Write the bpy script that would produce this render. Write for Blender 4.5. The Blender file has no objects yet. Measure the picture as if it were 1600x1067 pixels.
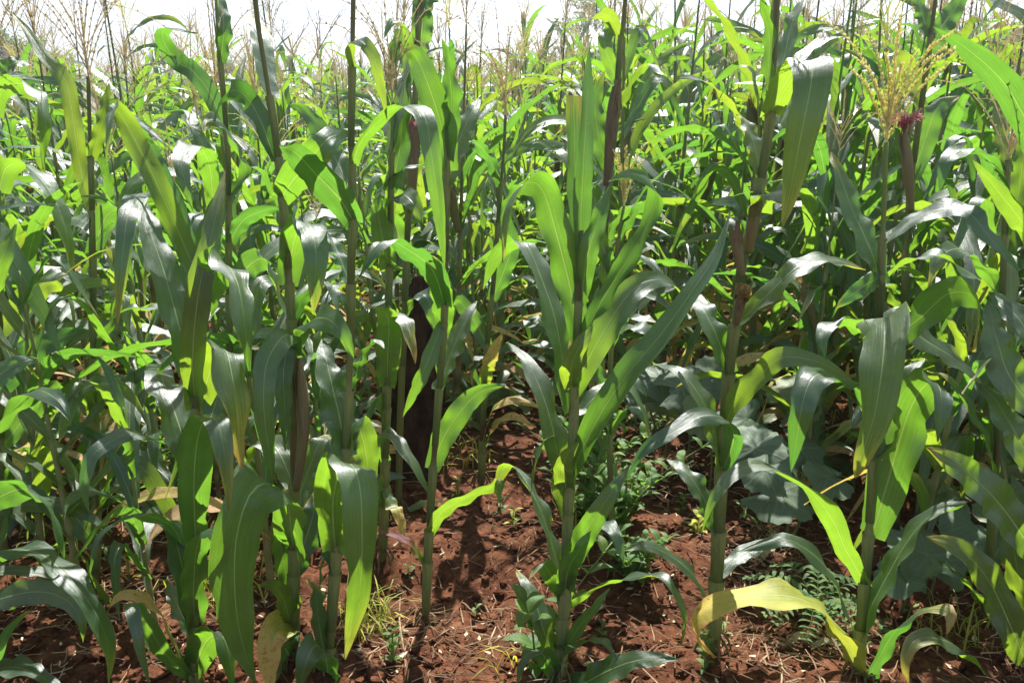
import bpy, bmesh, math, random
import numpy as np
from mathutils import Vector, Matrix, noise

R = math.radians
sc = bpy.context.scene
COL = sc.collection
rng = random.Random(7)

# ------------------------------------------------------------------ camera
CAM_H, PITCH, FPX = 1.40, R(16.4), 1333.0          # FPX: focal length in pixels of a 1600 px wide frame
cam = bpy.data.cameras.new("camera")
cam.sensor_width = 36.0
cam.lens = 36.0 * FPX / 1600.0
cam.clip_start, cam.clip_end = 0.05, 6000.0
cam_ob = bpy.data.objects.new("camera", cam)
cam_ob.location = (0, 0, CAM_H)
cam_ob.rotation_euler = (R(90) - PITCH, 0, 0)
COL.objects.link(cam_ob)
sc.camera = cam_ob

# ------------------------------------------------------------------ sky and sun
SUN_EL, SUN_AZ = R(58), R(11)                      # azimuth: clockwise from +Y (straight ahead), towards +X
world = bpy.data.worlds.new("World")
sc.world = world
world.use_nodes = True
wn, wl = world.node_tree.nodes, world.node_tree.links
wn.clear()
w_out = wn.new("ShaderNodeOutputWorld")
w_bg = wn.new("ShaderNodeBackground")
w_bg.inputs["Strength"].default_value = 0.066
sky = wn.new("ShaderNodeTexSky")
sky.sky_type = 'NISHITA'
sky.sun_disc = False
sky.sun_elevation = SUN_EL
sky.sun_rotation = SUN_AZ
sky.air_density, sky.dust_density, sky.ozone_density = 0.65, 0.0, 4.0
w_tc = wn.new("ShaderNodeTexCoord")
w_sep = wn.new("ShaderNodeSeparateXYZ")
w_add = wn.new("ShaderNodeMath"); w_add.operation = 'ADD'; w_add.inputs[1].default_value = 0.16
w_abs = wn.new("ShaderNodeMath"); w_abs.operation = 'ABSOLUTE'
w_div = wn.new("ShaderNodeVectorMath"); w_div.operation = 'DIVIDE'
w_cmb = wn.new("ShaderNodeCombineXYZ"); w_cmb.inputs[2].default_value = 1.0
w_no = wn.new("ShaderNodeTexNoise")
w_no.inputs["Scale"].default_value = 1.15
w_no.inputs["Detail"].default_value = 7.0
w_no.inputs["Roughness"].default_value = 0.55
w_rp = wn.new("ShaderNodeValToRGB")
w_rp.color_ramp.elements[0].position = 0.52
w_rp.color_ramp.elements[1].position = 0.66
w_mix = wn.new("ShaderNodeMix")
w_mix.data_type = 'RGBA'
w_mix.inputs[7].default_value = (7.2, 7.3, 7.5, 1)   # sunlit white cloud
wl.new(w_tc.outputs["Generated"], w_sep.inputs[0])
wl.new(w_sep.outputs[2], w_abs.inputs[0]); wl.new(w_abs.outputs[0], w_add.inputs[0])
wl.new(w_add.outputs[0], w_cmb.inputs[0]); wl.new(w_add.outputs[0], w_cmb.inputs[1])
wl.new(w_tc.outputs["Generated"], w_div.inputs[0]); wl.new(w_cmb.outputs[0], w_div.inputs[1])
wl.new(w_div.outputs[0], w_no.inputs["Vector"])
wl.new(w_no.outputs["Fac"], w_rp.inputs["Fac"])
wl.new(w_rp.outputs["Color"], w_mix.inputs[0])
wl.new(sky.outputs["Color"], w_mix.inputs[6])
wl.new(w_mix.outputs[2], w_bg.inputs["Color"])
wl.new(w_bg.outputs["Background"], w_out.inputs["Surface"])

sun = bpy.data.lights.new("sun", 'SUN')
sun.energy, sun.angle, sun.color = 5.0, R(0.53), (1.0, 0.97, 0.925)
sun_ob = bpy.data.objects.new("sun", sun)
sd = Vector((math.sin(SUN_AZ) * math.cos(SUN_EL), math.cos(SUN_AZ) * math.cos(SUN_EL), math.sin(SUN_EL)))
sun_ob.rotation_euler = sd.to_track_quat('Z', 'Y').to_euler()
sun_ob.location = (0, 0, 20)
COL.objects.link(sun_ob)

sc.view_settings.view_transform = 'Standard'
sc.view_settings.look = 'None'
sc.view_settings.exposure = 1.55
sc.view_settings.gamma = 1.0
sc.view_settings.use_curve_mapping = False
sc.cycles.max_bounces = 8
sc.cycles.transparent_max_bounces = 4
sc.cycles.transmission_bounces = 6
sc.cycles.diffuse_bounces = 4
sc.cycles.glossy_bounces = 2
sc.cycles.sample_clamp_indirect = 6.0

# ------------------------------------------------------------------ geometry helpers
CAMV = np.array([0.0, 0.0, CAM_H])
FWD = np.array([0.0, math.cos(PITCH), -math.sin(PITCH)])
UPV = np.array([0.0, math.sin(PITCH), math.cos(PITCH)])
RGT = np.array([1.0, 0.0, 0.0])

def ray(px, py):
    return FWD + RGT * ((px - 800.0) / FPX) - UPV * ((py - 533.5) / FPX)

def at(px, py, Y):
    """the point of the vertical plane y = Y that the photograph shows at a pixel"""
    d = ray(px, py)
    return CAMV + d * (Y / d[1])

def depth(p):
    return float(np.dot(np.asarray(p) - CAMV, FWD))

def project(p):
    q = np.asarray(p, float) - CAMV
    z = float(np.dot(q, FWD))
    if z < 0.05: return None
    return 800 + FPX * float(np.dot(q, RGT)) / z, 533.5 - FPX * float(np.dot(q, UPV)) / z

BASES = []
for _x, _y in ((300, 1085), (458, 990), (512, 1062), (664, 992), (876, 1085), (1113, 1035), (1338, 1085), (598, 880), (752, 765), (1536, 1000)):
    _d = ray(_x, _y); _p = CAMV + _d * (CAM_H / -_d[2]); BASES.append((_p[0], _p[1]))

def gz(x, y):
    """height of the soil"""
    z = 0.018 * noise.noise((x * 1.7, y * 1.7, 3.1)) + 0.012 * noise.noise((x * 5.0, y * 5.0, 9.2))
    z += 0.014 * math.sin(y * 8.2 + 0.6 * math.sin(x * 1.3) + x * 0.7) * min(1.0, 9.0 / (y + 4))
    if y < 3.3 and abs(x) < 1.8:
        for bx, by in BASES: z += 0.028 * math.exp(-((x - bx) ** 2 + (y - by) ** 2) / 0.0060)
        z += 0.016 * math.sin(y * 11.0 + 1.1 * noise.noise((x * 1.5, 2.0, 0.0)))
    if y > 9: z += 0.018 * (y - 9) * (0.15 + 0.85 * min(1.0, max(0.0, x / y + 0.45) / 0.55))
    return z

def ground_at(px, py):
    d = ray(px, py)
    p = CAMV + d * (CAM_H / -d[2])
    return np.array([p[0], p[1], gz(p[0], p[1])])

def catmull(P, n):
    """n points at equal arc length on a Catmull-Rom curve through P"""
    P = np.asarray(P, float)
    if len(P) == 2:
        t = np.linspace(0, 1, n)[:, None]
        return P[0] * (1 - t) + P[1] * t
    Q = np.vstack([2 * P[0] - P[1], P, 2 * P[-1] - P[-2]])
    out = []
    for i in range(1, len(Q) - 2):
        p0, p1, p2, p3 = Q[i - 1], Q[i], Q[i + 1], Q[i + 2]
        t = np.linspace(0, 1, 12, endpoint=False)[:, None]
        out.append(0.5 * (2 * p1 + (p2 - p0) * t + (2 * p0 - 5 * p1 + 4 * p2 - p3) * t ** 2 + (3 * p1 - p0 - 3 * p2 + p3) * t ** 3))
    out = np.vstack(out + [P[-1:]])
    s = np.concatenate([[0], np.cumsum(np.linalg.norm(np.diff(out, axis=0), axis=1))])
    u = np.linspace(0, s[-1], n)
    return np.stack([np.interp(u, s, out[:, k]) for k in range(3)], 1)

def unit(a):
    return a / np.maximum(np.linalg.norm(a, axis=-1, keepdims=True), 1e-9)

class MB:
    """collects vertices, faces and uvs"""
    def __init__(self): self.v, self.f, self.uv, self.n = [], [], [], 0
    def add(self, V, F, UV):
        self.v.append(np.asarray(V, float)); self.uv.append(np.asarray(UV, float))
        self.f.extend([tuple(i + self.n for i in q) for q in F]); self.n += len(V)
    def grid(self, V, UV, nu, nv, closed=False):
        F = []
        for j in range(nv - 1):
            for i in range(nu - 1 if not closed else nu):
                a = j * nu + i; b = j * nu + (i + 1) % nu
                F.append((a, b, b + nu, a + nu))
        self.add(V, F, UV)
    def mesh(self, name, mat, smooth=True):
        me = bpy.data.meshes.new(name)
        V = np.vstack(self.v)
        me.from_pydata(V.tolist(), [], self.f)
        UV = np.vstack(self.uv)
        lay = me.uv_layers.new(name="UVMap")
        idx = np.empty(len(me.loops), dtype=np.int32)
        me.loops.foreach_get("vertex_index", idx)
        lay.data.foreach_set("uv", UV[idx].astype(np.float32).ravel())
        if smooth: me.polygons.foreach_set("use_smooth", [True] * len(me.polygons))
        me.materials.append(mat)
        return me

def link(name, me, parent=None, loc=None):
    o = bpy.data.objects.new(name, me)
    COL.objects.link(o)
    if parent is not None: o.parent = parent
    if loc is not None: o.location = loc
    return o

def tag(o, label, cat, group=None, kind=None):
    if label: o["label"] = label
    if cat: o["category"] = cat
    if group: o["group"] = group
    if kind: o["kind"] = kind
    return o

def tube(mb, P, rad, sides=8, v0=0.0, v1=1.0, cap=True):
    P = np.asarray(P, float); n = len(P)
    T = unit(np.gradient(P, axis=0))
    ref = np.array([0.31, 0.95, 0.05]) if abs(T[0, 2]) > 0.8 else np.array([0.0, 0.05, 1.0])
    A = unit(np.cross(T, ref)); B = np.cross(T, A)
    rad = np.broadcast_to(rad, (n,))
    a = np.linspace(0, 2 * math.pi, sides, endpoint=False)
    V = P[:, None, :] + rad[:, None, None] * (np.cos(a)[None, :, None] * A[:, None, :] + np.sin(a)[None, :, None] * B[:, None, :])
    vv = np.linspace(v0, v1, n)
    UV = np.stack(np.broadcast_arrays(a[None, :] / (2 * math.pi), vv[:, None]), -1)
    base = mb.n
    mb.grid(V.reshape(-1, 3), UV.reshape(-1, 2), sides, n, closed=True)
    if cap:
        mb.f.append(tuple(base + (n - 1) * sides + i for i in range(sides)))
        mb.f.append(tuple(base + i for i in reversed(range(sides))))

def leaf_width(v, cut=False, base=0.62):
    w = base + (1 - base) * np.clip(v / 0.30, 0, 1) ** 0.8
    t = np.clip((v - 0.33) / 0.67, 0, 1)
    w = w * (1 - t ** 2.3) ** 0.9
    if cut: w = base + (1 - base) * np.clip(v / 0.30, 0, 1)
    return np.maximum(w, 0.015)

def ribbon(mb, P, W, width, seed, fold=0.22, wave=0.10, cols=7, cut=False, base=0.62, waves=5.0):
    """a blade along P with sideways directions W: channelled, rippled at the edges, pointed"""
    r = random.Random(seed)
    n = len(P)
    T = unit(np.gradient(P, axis=0))
    W = unit(W - T * np.sum(W * T, axis=1, keepdims=True))
    N = np.cross(T, W)
    v = np.linspace(0, 1, n)
    hw = 0.5 * width * leaf_width(v, cut, base)
    u = np.linspace(-1, 1, cols)
    f = fold * (0.35 + 2.0 * np.exp(-v * 10.0)) * (1 + 0.3 * np.sin(v * 5 + r.random() * 6))
    pl, pr = r.random() * 6.28, r.random() * 6.28
    kl, kr = waves * (0.8 + 0.5 * r.random()), waves * (0.8 + 0.5 * r.random())
    ampl = wave * np.clip(v * 5, 0, 1) * np.clip((1 - v) * 2.2, 0.12, 1)
    wl_ = np.sin(2 * math.pi * kl * v + pl) * ampl
    wr_ = np.sin(2 * math.pi * kr * v + pr) * ampl
    wl_ = wl_ * (0.5 + 0.8 * np.sin(3.1 * v + pl) ** 2); wr_ = wr_ * (0.5 + 0.8 * np.sin(3.7 * v + pr) ** 2)
    side = np.where(u[None, :] < 0, wl_[:, None], wr_[:, None])
    au = np.abs(u)[None, :]
    h = hw[:, None] * (f[:, None] * au ** 1.2) + 0.5 * width * side * au ** 1.8
    nx = r.uniform(0, 50)
    if cols >= 5:
        vl = np.array([1 + 0.10 * noise.noise((nx, t * 9, 0)) - 0.5 * max(0, noise.noise((nx, t * 17, 3)) - 0.3) for t in v])
        vr = np.array([1 + 0.10 * noise.noise((nx, t * 9, 7)) - 0.5 * max(0, noise.noise((nx, t * 17, 9)) - 0.3) for t in v])
        hu = np.where(u[None, :] < 0, vl[:, None], vr[:, None]) * hw[:, None]
        lump = np.array([[noise.noise((nx, t * 7, q * 1.6)) for q in u] for t in v])
        h = h + 0.12 * width * lump * np.clip(au * 1.5, 0.15, 1)
    else: hu = hw[:, None] + 0 * u[None, :]
    V = P[:, None, :] + (hu * u[None, :])[:, :, None] * W[:, None, :] + h[:, :, None] * N[:, None, :]
    UV = np.stack(np.broadcast_arrays(0.5 + 0.5 * u[None, :], v[:, None]), -1)
    mb.grid(V.reshape(-1, 3), UV.reshape(-1, 2), cols, n)

# ------------------------------------------------------------------ materials
def new_mat(name):
    m = bpy.data.materials.new(name)
    m.use_nodes = True
    nt = m.node_tree
    nt.nodes.clear()
    return m, nt.nodes, nt.links

def math_n(N, L, op, a, b=None, clamp=False, c=None, add=None):
    if add is not None: c = add
    m = N.new("ShaderNodeMath"); m.operation = op; m.use_clamp = clamp
    for i, x in enumerate((a, b, c)):
        if x is None: continue
        if isinstance(x, (int, float)): m.inputs[i].default_value = x
        else: L.new(x, m.inputs[i])
    return m.outputs[0]

def mix_n(N, L, fac, a, b, blend='MIX'):
    m = N.new("ShaderNodeMix"); m.data_type = 'RGBA'; m.blend_type = blend
    for s, x in ((0, fac), (6, a), (7, b)):
        if isinstance(x, (int, float)): m.inputs[s].default_value = x
        elif isinstance(x, tuple): m.inputs[s].default_value = x + (1,) if len(x) == 3 else x
        else: L.new(x, m.inputs[s])
    return m.outputs[2]

def ramp_n(N, L, fac, stops):
    r = N.new("ShaderNodeValToRGB")
    while len(r.color_ramp.elements) < len(stops): r.color_ramp.elements.new(0.5)
    for e, (p, c) in zip(r.color_ramp.elements, stops):
        e.position = p; e.color = c + (1,) if len(c) == 3 else c
    L.new(fac, r.inputs[0])
    return r.outputs[0]

def noise_n(N, L, vec, scale, detail=3.0, rough=0.55, dist=0.0):
    t = N.new("ShaderNodeTexNoise")
    t.inputs["Scale"].default_value = scale; t.inputs["Detail"].default_value = detail
    t.inputs["Roughness"].default_value = rough; t.inputs["Distortion"].default_value = dist
    if vec is not None: L.new(vec, t.inputs["Vector"])
    return t.outputs["Fac"]

def map_n(N, L, vec, scale):
    m = N.new("ShaderNodeMapping"); m.inputs["Scale"].default_value = scale
    L.new(vec, m.inputs["Vector"])
    return m.outputs[0]

def leaf_material(name, green=(0.025, 0.058, 0.028), trans=(0.26, 0.53, 0.030), dry=None, dry_from=0.8, dry_amt=1.0,
                  rough=0.39, tw=0.39, rib=(0.36, 0.46, 0.20), spec=1.0):
    m, N, L = new_mat(name)
    out = N.new("ShaderNodeOutputMaterial")
    uv = N.new("ShaderNodeUVMap").outputs[0]
    sep = N.new("ShaderNodeSeparateXYZ"); L.new(uv, sep.inputs[0])
    u, v = sep.outputs[0], sep.outputs[1]
    oi = N.new("ShaderNodeObjectInfo"); geo = N.new("ShaderNodeNewGeometry")
    rnd = math_n(N, L, 'FRACT', math_n(N, L, 'ADD', oi.outputs["Random"], geo.outputs["Random Per Island"]))
    rnd2 = math_n(N, L, 'FRACT', math_n(N, L, 'MULTIPLY', rnd, 7.31))
    # per leaf tone
    g1 = ramp_n(N, L, rnd, [(0.0, tuple(c * 0.72 for c in green)), (0.5, green), (1.0, (green[0] * 1.75, green[1] * 1.35, green[2] * 0.95))])
    t1 = ramp_n(N, L, rnd2, [(0.0, (trans[0] * 0.55, trans[1] * 0.72, trans[2] * 1.2)), (0.55, trans), (1.0, (trans[0] * 1.55, trans[1] * 1.06, trans[2]))])
    # fine parallel veins
    pv = map_n(N, L, uv, (46.0, 1.1, 1.0))
    vein = noise_n(N, L, pv, 1.0, 3.0, 0.6)
    veinc = math_n(N, L, 'MULTIPLY_ADD', vein, 1.3, c=0.35)
    blotch = noise_n(N, L, geo.outputs["Position"], 17.0, 3.0, 0.6)
    blot = math_n(N, L, 'MULTIPLY_ADD', blotch, 0.7, c=0.65)
    tone = math_n(N, L, 'MULTIPLY', veinc, blot)
    cmb = N.new("ShaderNodeCombineColor")
    for i in range(3): L.new(tone, cmb.inputs[i])
    g1 = mix_n(N, L, 1.0, g1, cmb.outputs[0], 'MULTIPLY')
    t1 = mix_n(N, L, 0.75, t1, cmb.outputs[0], 'MULTIPLY')
    # specks and scars
    sk = ramp_n(N, L, noise_n(N, L, map_n(N, L, geo.outputs["Position"], (1.0, 1.0, 0.6)), 190.0, 2.0, 0.5), [(0.68, (0, 0, 0)), (0.73, (1, 1, 1))])
    sc_ = ramp_n(N, L, noise_n(N, L, map_n(N, L, uv, (20.0, 2.4, 1.0)), 1.0, 2.0, 0.5), [(0.70, (0, 0, 0)), (0.76, (1, 1, 1))])
    g1 = mix_n(N, L, math_n(N, L, 'MULTIPLY', sk, 0.55), g1, (0.30, 0.26, 0.12))
    g1 = mix_n(N, L, math_n(N, L, 'MULTIPLY', sc_, 0.35), g1, (0.26, 0.30, 0.14))
    # midrib
    au = math_n(N, L, 'ABSOLUTE', math_n(N, L, 'SUBTRACT', u, 0.5))
    ribw = math_n(N, L, 'MULTIPLY_ADD', v, -0.026, c=0.034)
    ribf = math_n(N, L, 'SUBTRACT', 1.0, math_n(N, L, 'DIVIDE', au, ribw), True)
    ribf = math_n(N, L, 'MULTIPLY', math_n(N, L, 'POWER', ribf, 0.5), 0.8, True)
    g1 = mix_n(N, L, ribf, g1, rib)
    t1 = mix_n(N, L, ribf, t1, (0.42, 0.55, 0.10))
    # pale collar and thin yellow margin of age
    col = math_n(N, L, 'SUBTRACT', 1.0, math_n(N, L, 'MULTIPLY', v, 28.0), True)
    g1 = mix_n(N, L, math_n(N, L, 'MULTIPLY', col, 0.6), g1, (0.30, 0.34, 0.14))
    if dry is not None:
        dn = noise_n(N, L, map_n(N, L, uv, (13.0, 3.2, 1.0)), 1.0, 6.0, 0.7)
        e = math_n(N, L, 'MULTIPLY', au, 0.25)
        d = math_n(N, L, 'ADD', math_n(N, L, 'ADD', v, e), math_n(N, L, 'MULTIPLY_ADD', dn, 0.9, c=-0.45))
        mr = N.new("ShaderNodeMapRange"); mr.clamp = True
        L.new(d, mr.inputs[0]); mr.inputs[1].default_value = dry_from - 0.12; mr.inputs[2].default_value = dry_from + 0.16
        mr.inputs[4].default_value = dry_amt
        spot = ramp_n(N, L, noise_n(N, L, geo.outputs["Position"], 75.0, 4.0, 0.7), [(0.52, (1, 1, 1)), (0.68, (0.42, 0.30, 0.22))])
        dry_c = mix_n(N, L, 1.0, dry, spot, 'MULTIPLY')
        yel = mix_n(N, L, math_n(N, L, 'POWER', mr.outputs[0], 2.2), (0.50, 0.46, 0.06), dry_c)
        g1 = mix_n(N, L, mr.outputs[0], g1, yel)
        t1 = mix_n(N, L, mr.outputs[0], t1, mix_n(N, L, 0.4, yel, (0.9, 0.75, 0.08)))
    p = N.new("ShaderNodeBsdfPrincipled")
    L.new(g1, p.inputs["Base Color"])
    rr = math_n(N, L, 'MULTIPLY_ADD', blotch, 0.22, c=rough - 0.11)
    if dry is not None: rr = math_n(N, L, 'MULTIPLY_ADD', mr.outputs[0], 0.3, c=0.0, add=rr)
    L.new(rr, p.inputs["Roughness"])
    p.inputs["Specular IOR Level"].default_value = spec; p.inputs["IOR"].default_value = 1.58
    bp = N.new("ShaderNodeBump"); bp.inputs["Strength"].default_value = 0.5; bp.inputs["Distance"].default_value = 0.002
    bh = math_n(N, L, 'ADD', vein, math_n(N, L, 'MULTIPLY', noise_n(N, L, geo.outputs["Position"], 60.0, 2.0), 0.9))
    bh = math_n(N, L, 'ADD', bh, math_n(N, L, 'MULTIPLY', ribf, -0.8))
    L.new(bh, bp.inputs["Height"]); L.new(bp.outputs[0], p.inputs["Normal"])
    t = N.new("ShaderNodeBsdfTranslucent"); L.new(t1, t.inputs["Color"])
    mx = N.new("ShaderNodeMixShader"); mx.inputs[0].default_value = tw
    L.new(p.outputs[0], mx.inputs[1]); L.new(t.outputs[0], mx.inputs[2]); L.new(mx.outputs[0], out.inputs[0])
    return m

def plain_material(name, stops, scale=20.0, rough=0.7, bump=0.3, stretch=(1, 1, 1), spec=0.3, use_uv=False, bumpd=0.003, trans=None):
    m, N, L = new_mat(name)
    out = N.new("ShaderNodeOutputMaterial")
    geo = N.new("ShaderNodeNewGeometry")
    if use_uv: vec = N.new("ShaderNodeUVMap").outputs[0]
    else:
        tc = N.new("ShaderNodeTexCoord"); vec = tc.outputs["Object"]
    f = noise_n(N, L, map_n(N, L, vec, stretch), scale, 5.0, 0.65)
    oi = N.new("ShaderNodeObjectInfo")
    rnd = math_n(N, L, 'FRACT', math_n(N, L, 'ADD', oi.outputs["Random"], geo.outputs["Random Per Island"]))
    ff = math_n(N, L, 'ADD', f, math_n(N, L, 'MULTIPLY', math_n(N, L, 'SUBTRACT', rnd, 0.5), 0.35), True)
    c = ramp_n(N, L, ff, stops)
    p = N.new("ShaderNodeBsdfPrincipled")
    L.new(c, p.inputs["Base Color"]); p.inputs["Roughness"].default_value = rough
    p.inputs["Specular IOR Level"].default_value = spec
    bp = N.new("ShaderNodeBump"); bp.inputs["Strength"].default_value = bump; bp.inputs["Distance"].default_value = bumpd
    L.new(f, bp.inputs["Height"]); L.new(bp.outputs[0], p.inputs["Normal"])
    if trans:
        t = N.new("ShaderNodeBsdfTranslucent"); t.inputs[0].default_value = trans + (1,)
        mx = N.new("ShaderNodeMixShader"); mx.inputs[0].default_value = 0.55
        L.new(p.outputs[0], mx.inputs[1]); L.new(t.outputs[0], mx.inputs[2]); L.new(mx.outputs[0], out.inputs[0])
    else: L.new(p.outputs[0], out.inputs[0])
    return m

M = {}
M['leaf'] = leaf_material("maize_leaf")
M['leaf_tip'] = leaf_material("maize_leaf_dry_tip", dry=(0.33, 0.16, 0.06), dry_from=1.0)
M['leaf_browning'] = leaf_material("maize_leaf_browning", dry=(0.33, 0.16, 0.06), dry_from=0.86)
M['leaf_old'] = leaf_material("maize_leaf_yellowing", green=(0.08, 0.14, 0.03), trans=(0.42, 0.62, 0.03), dry=(0.62, 0.44, 0.14), dry_from=0.46)
M['leaf_yellow'] = leaf_material("maize_leaf_turning_yellow", green=(0.16, 0.22, 0.05), trans=(0.45, 0.60, 0.05), dry=(0.62, 0.43, 0.09), dry_from=0.74, rough=0.5, tw=0.34, spec=.5)
M['leaf_dead'] = leaf_material("maize_leaf_withered", green=(0.16, 0.15, 0.05), trans=(0.5, 0.45, 0.08), dry=(0.42, 0.27, 0.12), dry_from=0.15, rough=0.6, tw=0.3)
M['leaf_red'] = leaf_material("maize_leaf_reddened", green=(0.06, 0.11, 0.03), trans=(0.4, 0.5, 0.03), dry=(0.16, 0.025, 0.03), dry_from=0.36, tw=0.35)

def stalk_material(name, low, mid, high):
    m, N, L = new_mat(name)
    out = N.new("ShaderNodeOutputMaterial")
    uv = N.new("ShaderNodeUVMap").outputs[0]
    sep = N.new("ShaderNodeSeparateXYZ"); L.new(uv, sep.inputs[0])
    st = noise_n(N, L, map_n(N, L, uv, (9.0, 4.0, 1.0)), 1.0, 4.0, 0.6)
    fine = noise_n(N, L, map_n(N, L, uv, (26.0, 2.0, 1.0)), 1.0, 3.0, 0.6)
    f = math_n(N, L, 'ADD', sep.outputs[1], math_n(N, L, 'MULTIPLY', math_n(N, L, 'SUBTRACT', st, 0.5), 0.5), True)
    c = ramp_n(N, L, f, [(0.02, low), (0.45, mid), (0.9, high)])
    fm = math_n(N, L, 'MULTIPLY_ADD', fine, 0.9, c=0.55)
    cb = N.new("ShaderNodeCombineColor")
    for i in range(3): L.new(fm, cb.inputs[i])
    c = mix_n(N, L, 1.0, c, cb.outputs[0], 'MULTIPLY')
    at_ = N.new("ShaderNodeAttribute"); at_.attribute_name = "node"
    c = mix_n(N, L, at_.outputs["Fac"], c, (0.30, 0.29, 0.13))
    p = N.new("ShaderNodeBsdfPrincipled"); L.new(c, p.inputs["Base Color"])
    p.inputs["Roughness"].default_value = 0.5; p.inputs["Specular IOR Level"].default_value = 0.22
    bp = N.new("ShaderNodeBump"); bp.inputs["Strength"].default_value = 0.4; bp.inputs["Distance"].default_value = 0.001
    L.new(fine, bp.inputs["Height"]); L.new(bp.outputs[0], p.inputs["Normal"])
    L.new(p.outputs[0], out.inputs[0])
    return m
M['stalk_green'] = stalk_material("stalk_green", (0.15, 0.13, 0.045), (0.18, 0.225, 0.065), (0.17, 0.235, 0.06))
M['stalk_olive'] = stalk_material("stalk_olive", (0.135, 0.14, 0.045), (0.16, 0.185, 0.055), (0.145, 0.15, 0.055))
M['stalk_red'] = stalk_material("stalk_purple_brown", (0.12, 0.052, 0.026), (0.12, 0.105, 0.040), (0.145, 0.16, 0.055))
M['tassel_dry'] = plain_material("tassel_dry", [(0.2, (0.34, 0.27, 0.16)), (0.5, (0.56, 0.48, 0.30)), (0.8, (0.74, 0.67, 0.48))], 60, 0.8, 0.2, trans=(0.74, 0.65, 0.42))
M['tassel_fresh'] = plain_material("tassel_fresh", [(0.2, (0.50, 0.50, 0.20)), (0.5, (0.74, 0.70, 0.36)), (0.8, (0.85, 0.80, 0.50))], 60, 0.75, 0.2, trans=(0.9, 0.85, 0.4))
M['husk'] = plain_material("husk", [(0.2, (0.10, 0.11, 0.035)), (0.5, (0.17, 0.16, 0.055)), (0.8, (0.24, 0.17, 0.08))], 3.0, 0.55, 0.5, (14, 1.5, 1), use_uv=True)
M['husk_brown'] = plain_material("husk_brown", [(0.2, (0.11, 0.085, 0.045)), (0.5, (0.22, 0.17, 0.085)), (0.8, (0.20, 0.19, 0.085))], 3.0, 0.6, 0.5, (14, 1.5, 1), use_uv=True)
M['husk_pale'] = plain_material("husk_pale", [(0.2, (0.40, 0.32, 0.16)), (0.5, (0.60, 0.52, 0.32)), (0.8, (0.70, 0.64, 0.44))], 3.0, 0.7, 0.5, (14, 1.5, 1), use_uv=True, trans=(0.6, 0.5, 0.25))
M['silk_red'] = plain_material("silk_red", [(0.2, (0.55, 0.22, 0.22)), (0.6, (0.72, 0.38, 0.36)), (0.9, (0.82, 0.60, 0.55))], 40, 0.6, 0.1, trans=(0.75, 0.38, 0.36))
M['silk_yellow'] = plain_material("silk_yellow", [(0.2, (0.36, 0.24, 0.07)), (0.6, (0.62, 0.48, 0.18)), (0.9, (0.74, 0.62, 0.30))], 40, 0.6, 0.1, trans=(0.6, 0.42, 0.15))

# ------------------------------------------------------------------ ground
def soil_material():
    m, N, L = new_mat("red_soil")
    out = N.new("ShaderNodeOutputMaterial")
    tc = N.new("ShaderNodeNewGeometry").outputs["Position"]
    big = noise_n(N, L, tc, 2.2, 4.0, 0.6)
    mid = noise_n(N, L, tc, 26.0, 6.0, 0.7)
    fine = noise_n(N, L, tc, 160.0, 4.0, 0.7)
    c = ramp_n(N, L, mid, [(0.30, (0.042, 0.016, 0.008)), (0.5, (0.115, 0.044, 0.021)), (0.70, (0.225, 0.100, 0.050))])
    c2 = ramp_n(N, L, big, [(0.3, (0.62, 0.60, 0.60)), (0.7, (1.15, 1.1, 1.05))])
    c = mix_n(N, L, 1.0, c, c2, 'MULTIPLY')
    # pale specks: grit, husk dust
    sp = ramp_n(N, L, fine, [(0.66, (0, 0, 0)), (0.76, (1, 1, 1))])
    c = mix_n(N, L, math_n(N, L, 'MULTIPLY', sp, 0.4), c, (0.42, 0.30, 0.20))
    p = N.new("ShaderNodeBsdfPrincipled"); L.new(c, p.inputs["Base Color"])
    p.inputs["Roughness"].default_value = 0.95; p.inputs["Specular IOR Level"].default_value = 0.15
    b1 = N.new("ShaderNodeBump"); b1.inputs["Strength"].default_value = 0.9; b1.inputs["Distance"].default_value = 0.02
    L.new(mid, b1.inputs["Height"])
    b2 = N.new("ShaderNodeBump"); b2.inputs["Strength"].default_value = 0.7; b2.inputs["Distance"].default_value = 0.004
    L.new(fine, b2.inputs["Height"]); L.new(b1.outputs[0], b2.inputs["Normal"]); L.new(b2.outputs[0], p.inputs["Normal"])
    L.new(p.outputs[0], out.inputs[0])
    return m
M['soil'] = soil_material()

def graded(a, b, step0, c0, c1, grow):
    """coordinates from a to b: even steps inside [c0, c1], growing outside"""
    mid = list(np.arange(c0, c1 + 1e-6, step0))
    up, s, x = [], step0, mid[-1]
    while x < b: s *= grow; x += s; up.append(x)
    dn, s, x = [], step0, mid[0]
    while x > a: s *= grow; x -= s; dn.append(x)
    return np.array(dn[::-1] + mid + up)

def build_ground():
    xs = graded(-2500, 2500, 0.020, -1.9, 1.9, 1.16)
    ys = graded(-60, 4200, 0.020, 1.3, 4.6, 1.14)
    V = np.empty((len(ys), len(xs), 3))
    for j, y in enumerate(ys):
        for i, x in enumerate(xs):
            z = gz(x, y)
            if 1.0 < y < 5.5 and abs(x) < 2.4:
                c = noise.fractal((x * 16, y * 16, 0.4), 0.9, 2.1, 4)
                z += 0.017 * c + 0.014 * max(0.0, noise.noise((x * 30, y * 30, 4.0))) ** 2
            V[j, i] = (x, y, z)
    far = ys > 120
    V[far, :, 2] = V[~far][-1, :, 2].mean()
    mb = MB()
    UV = V[..., :2].reshape(-1, 2)
    mb.grid(V.reshape(-1, 3), UV, len(xs), len(ys))
    o = link("ground", mb.mesh("ground", M['soil']))
    tag(o, "red brown tilled soil of the maize field", "soil", kind="structure")
build_ground()

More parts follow.
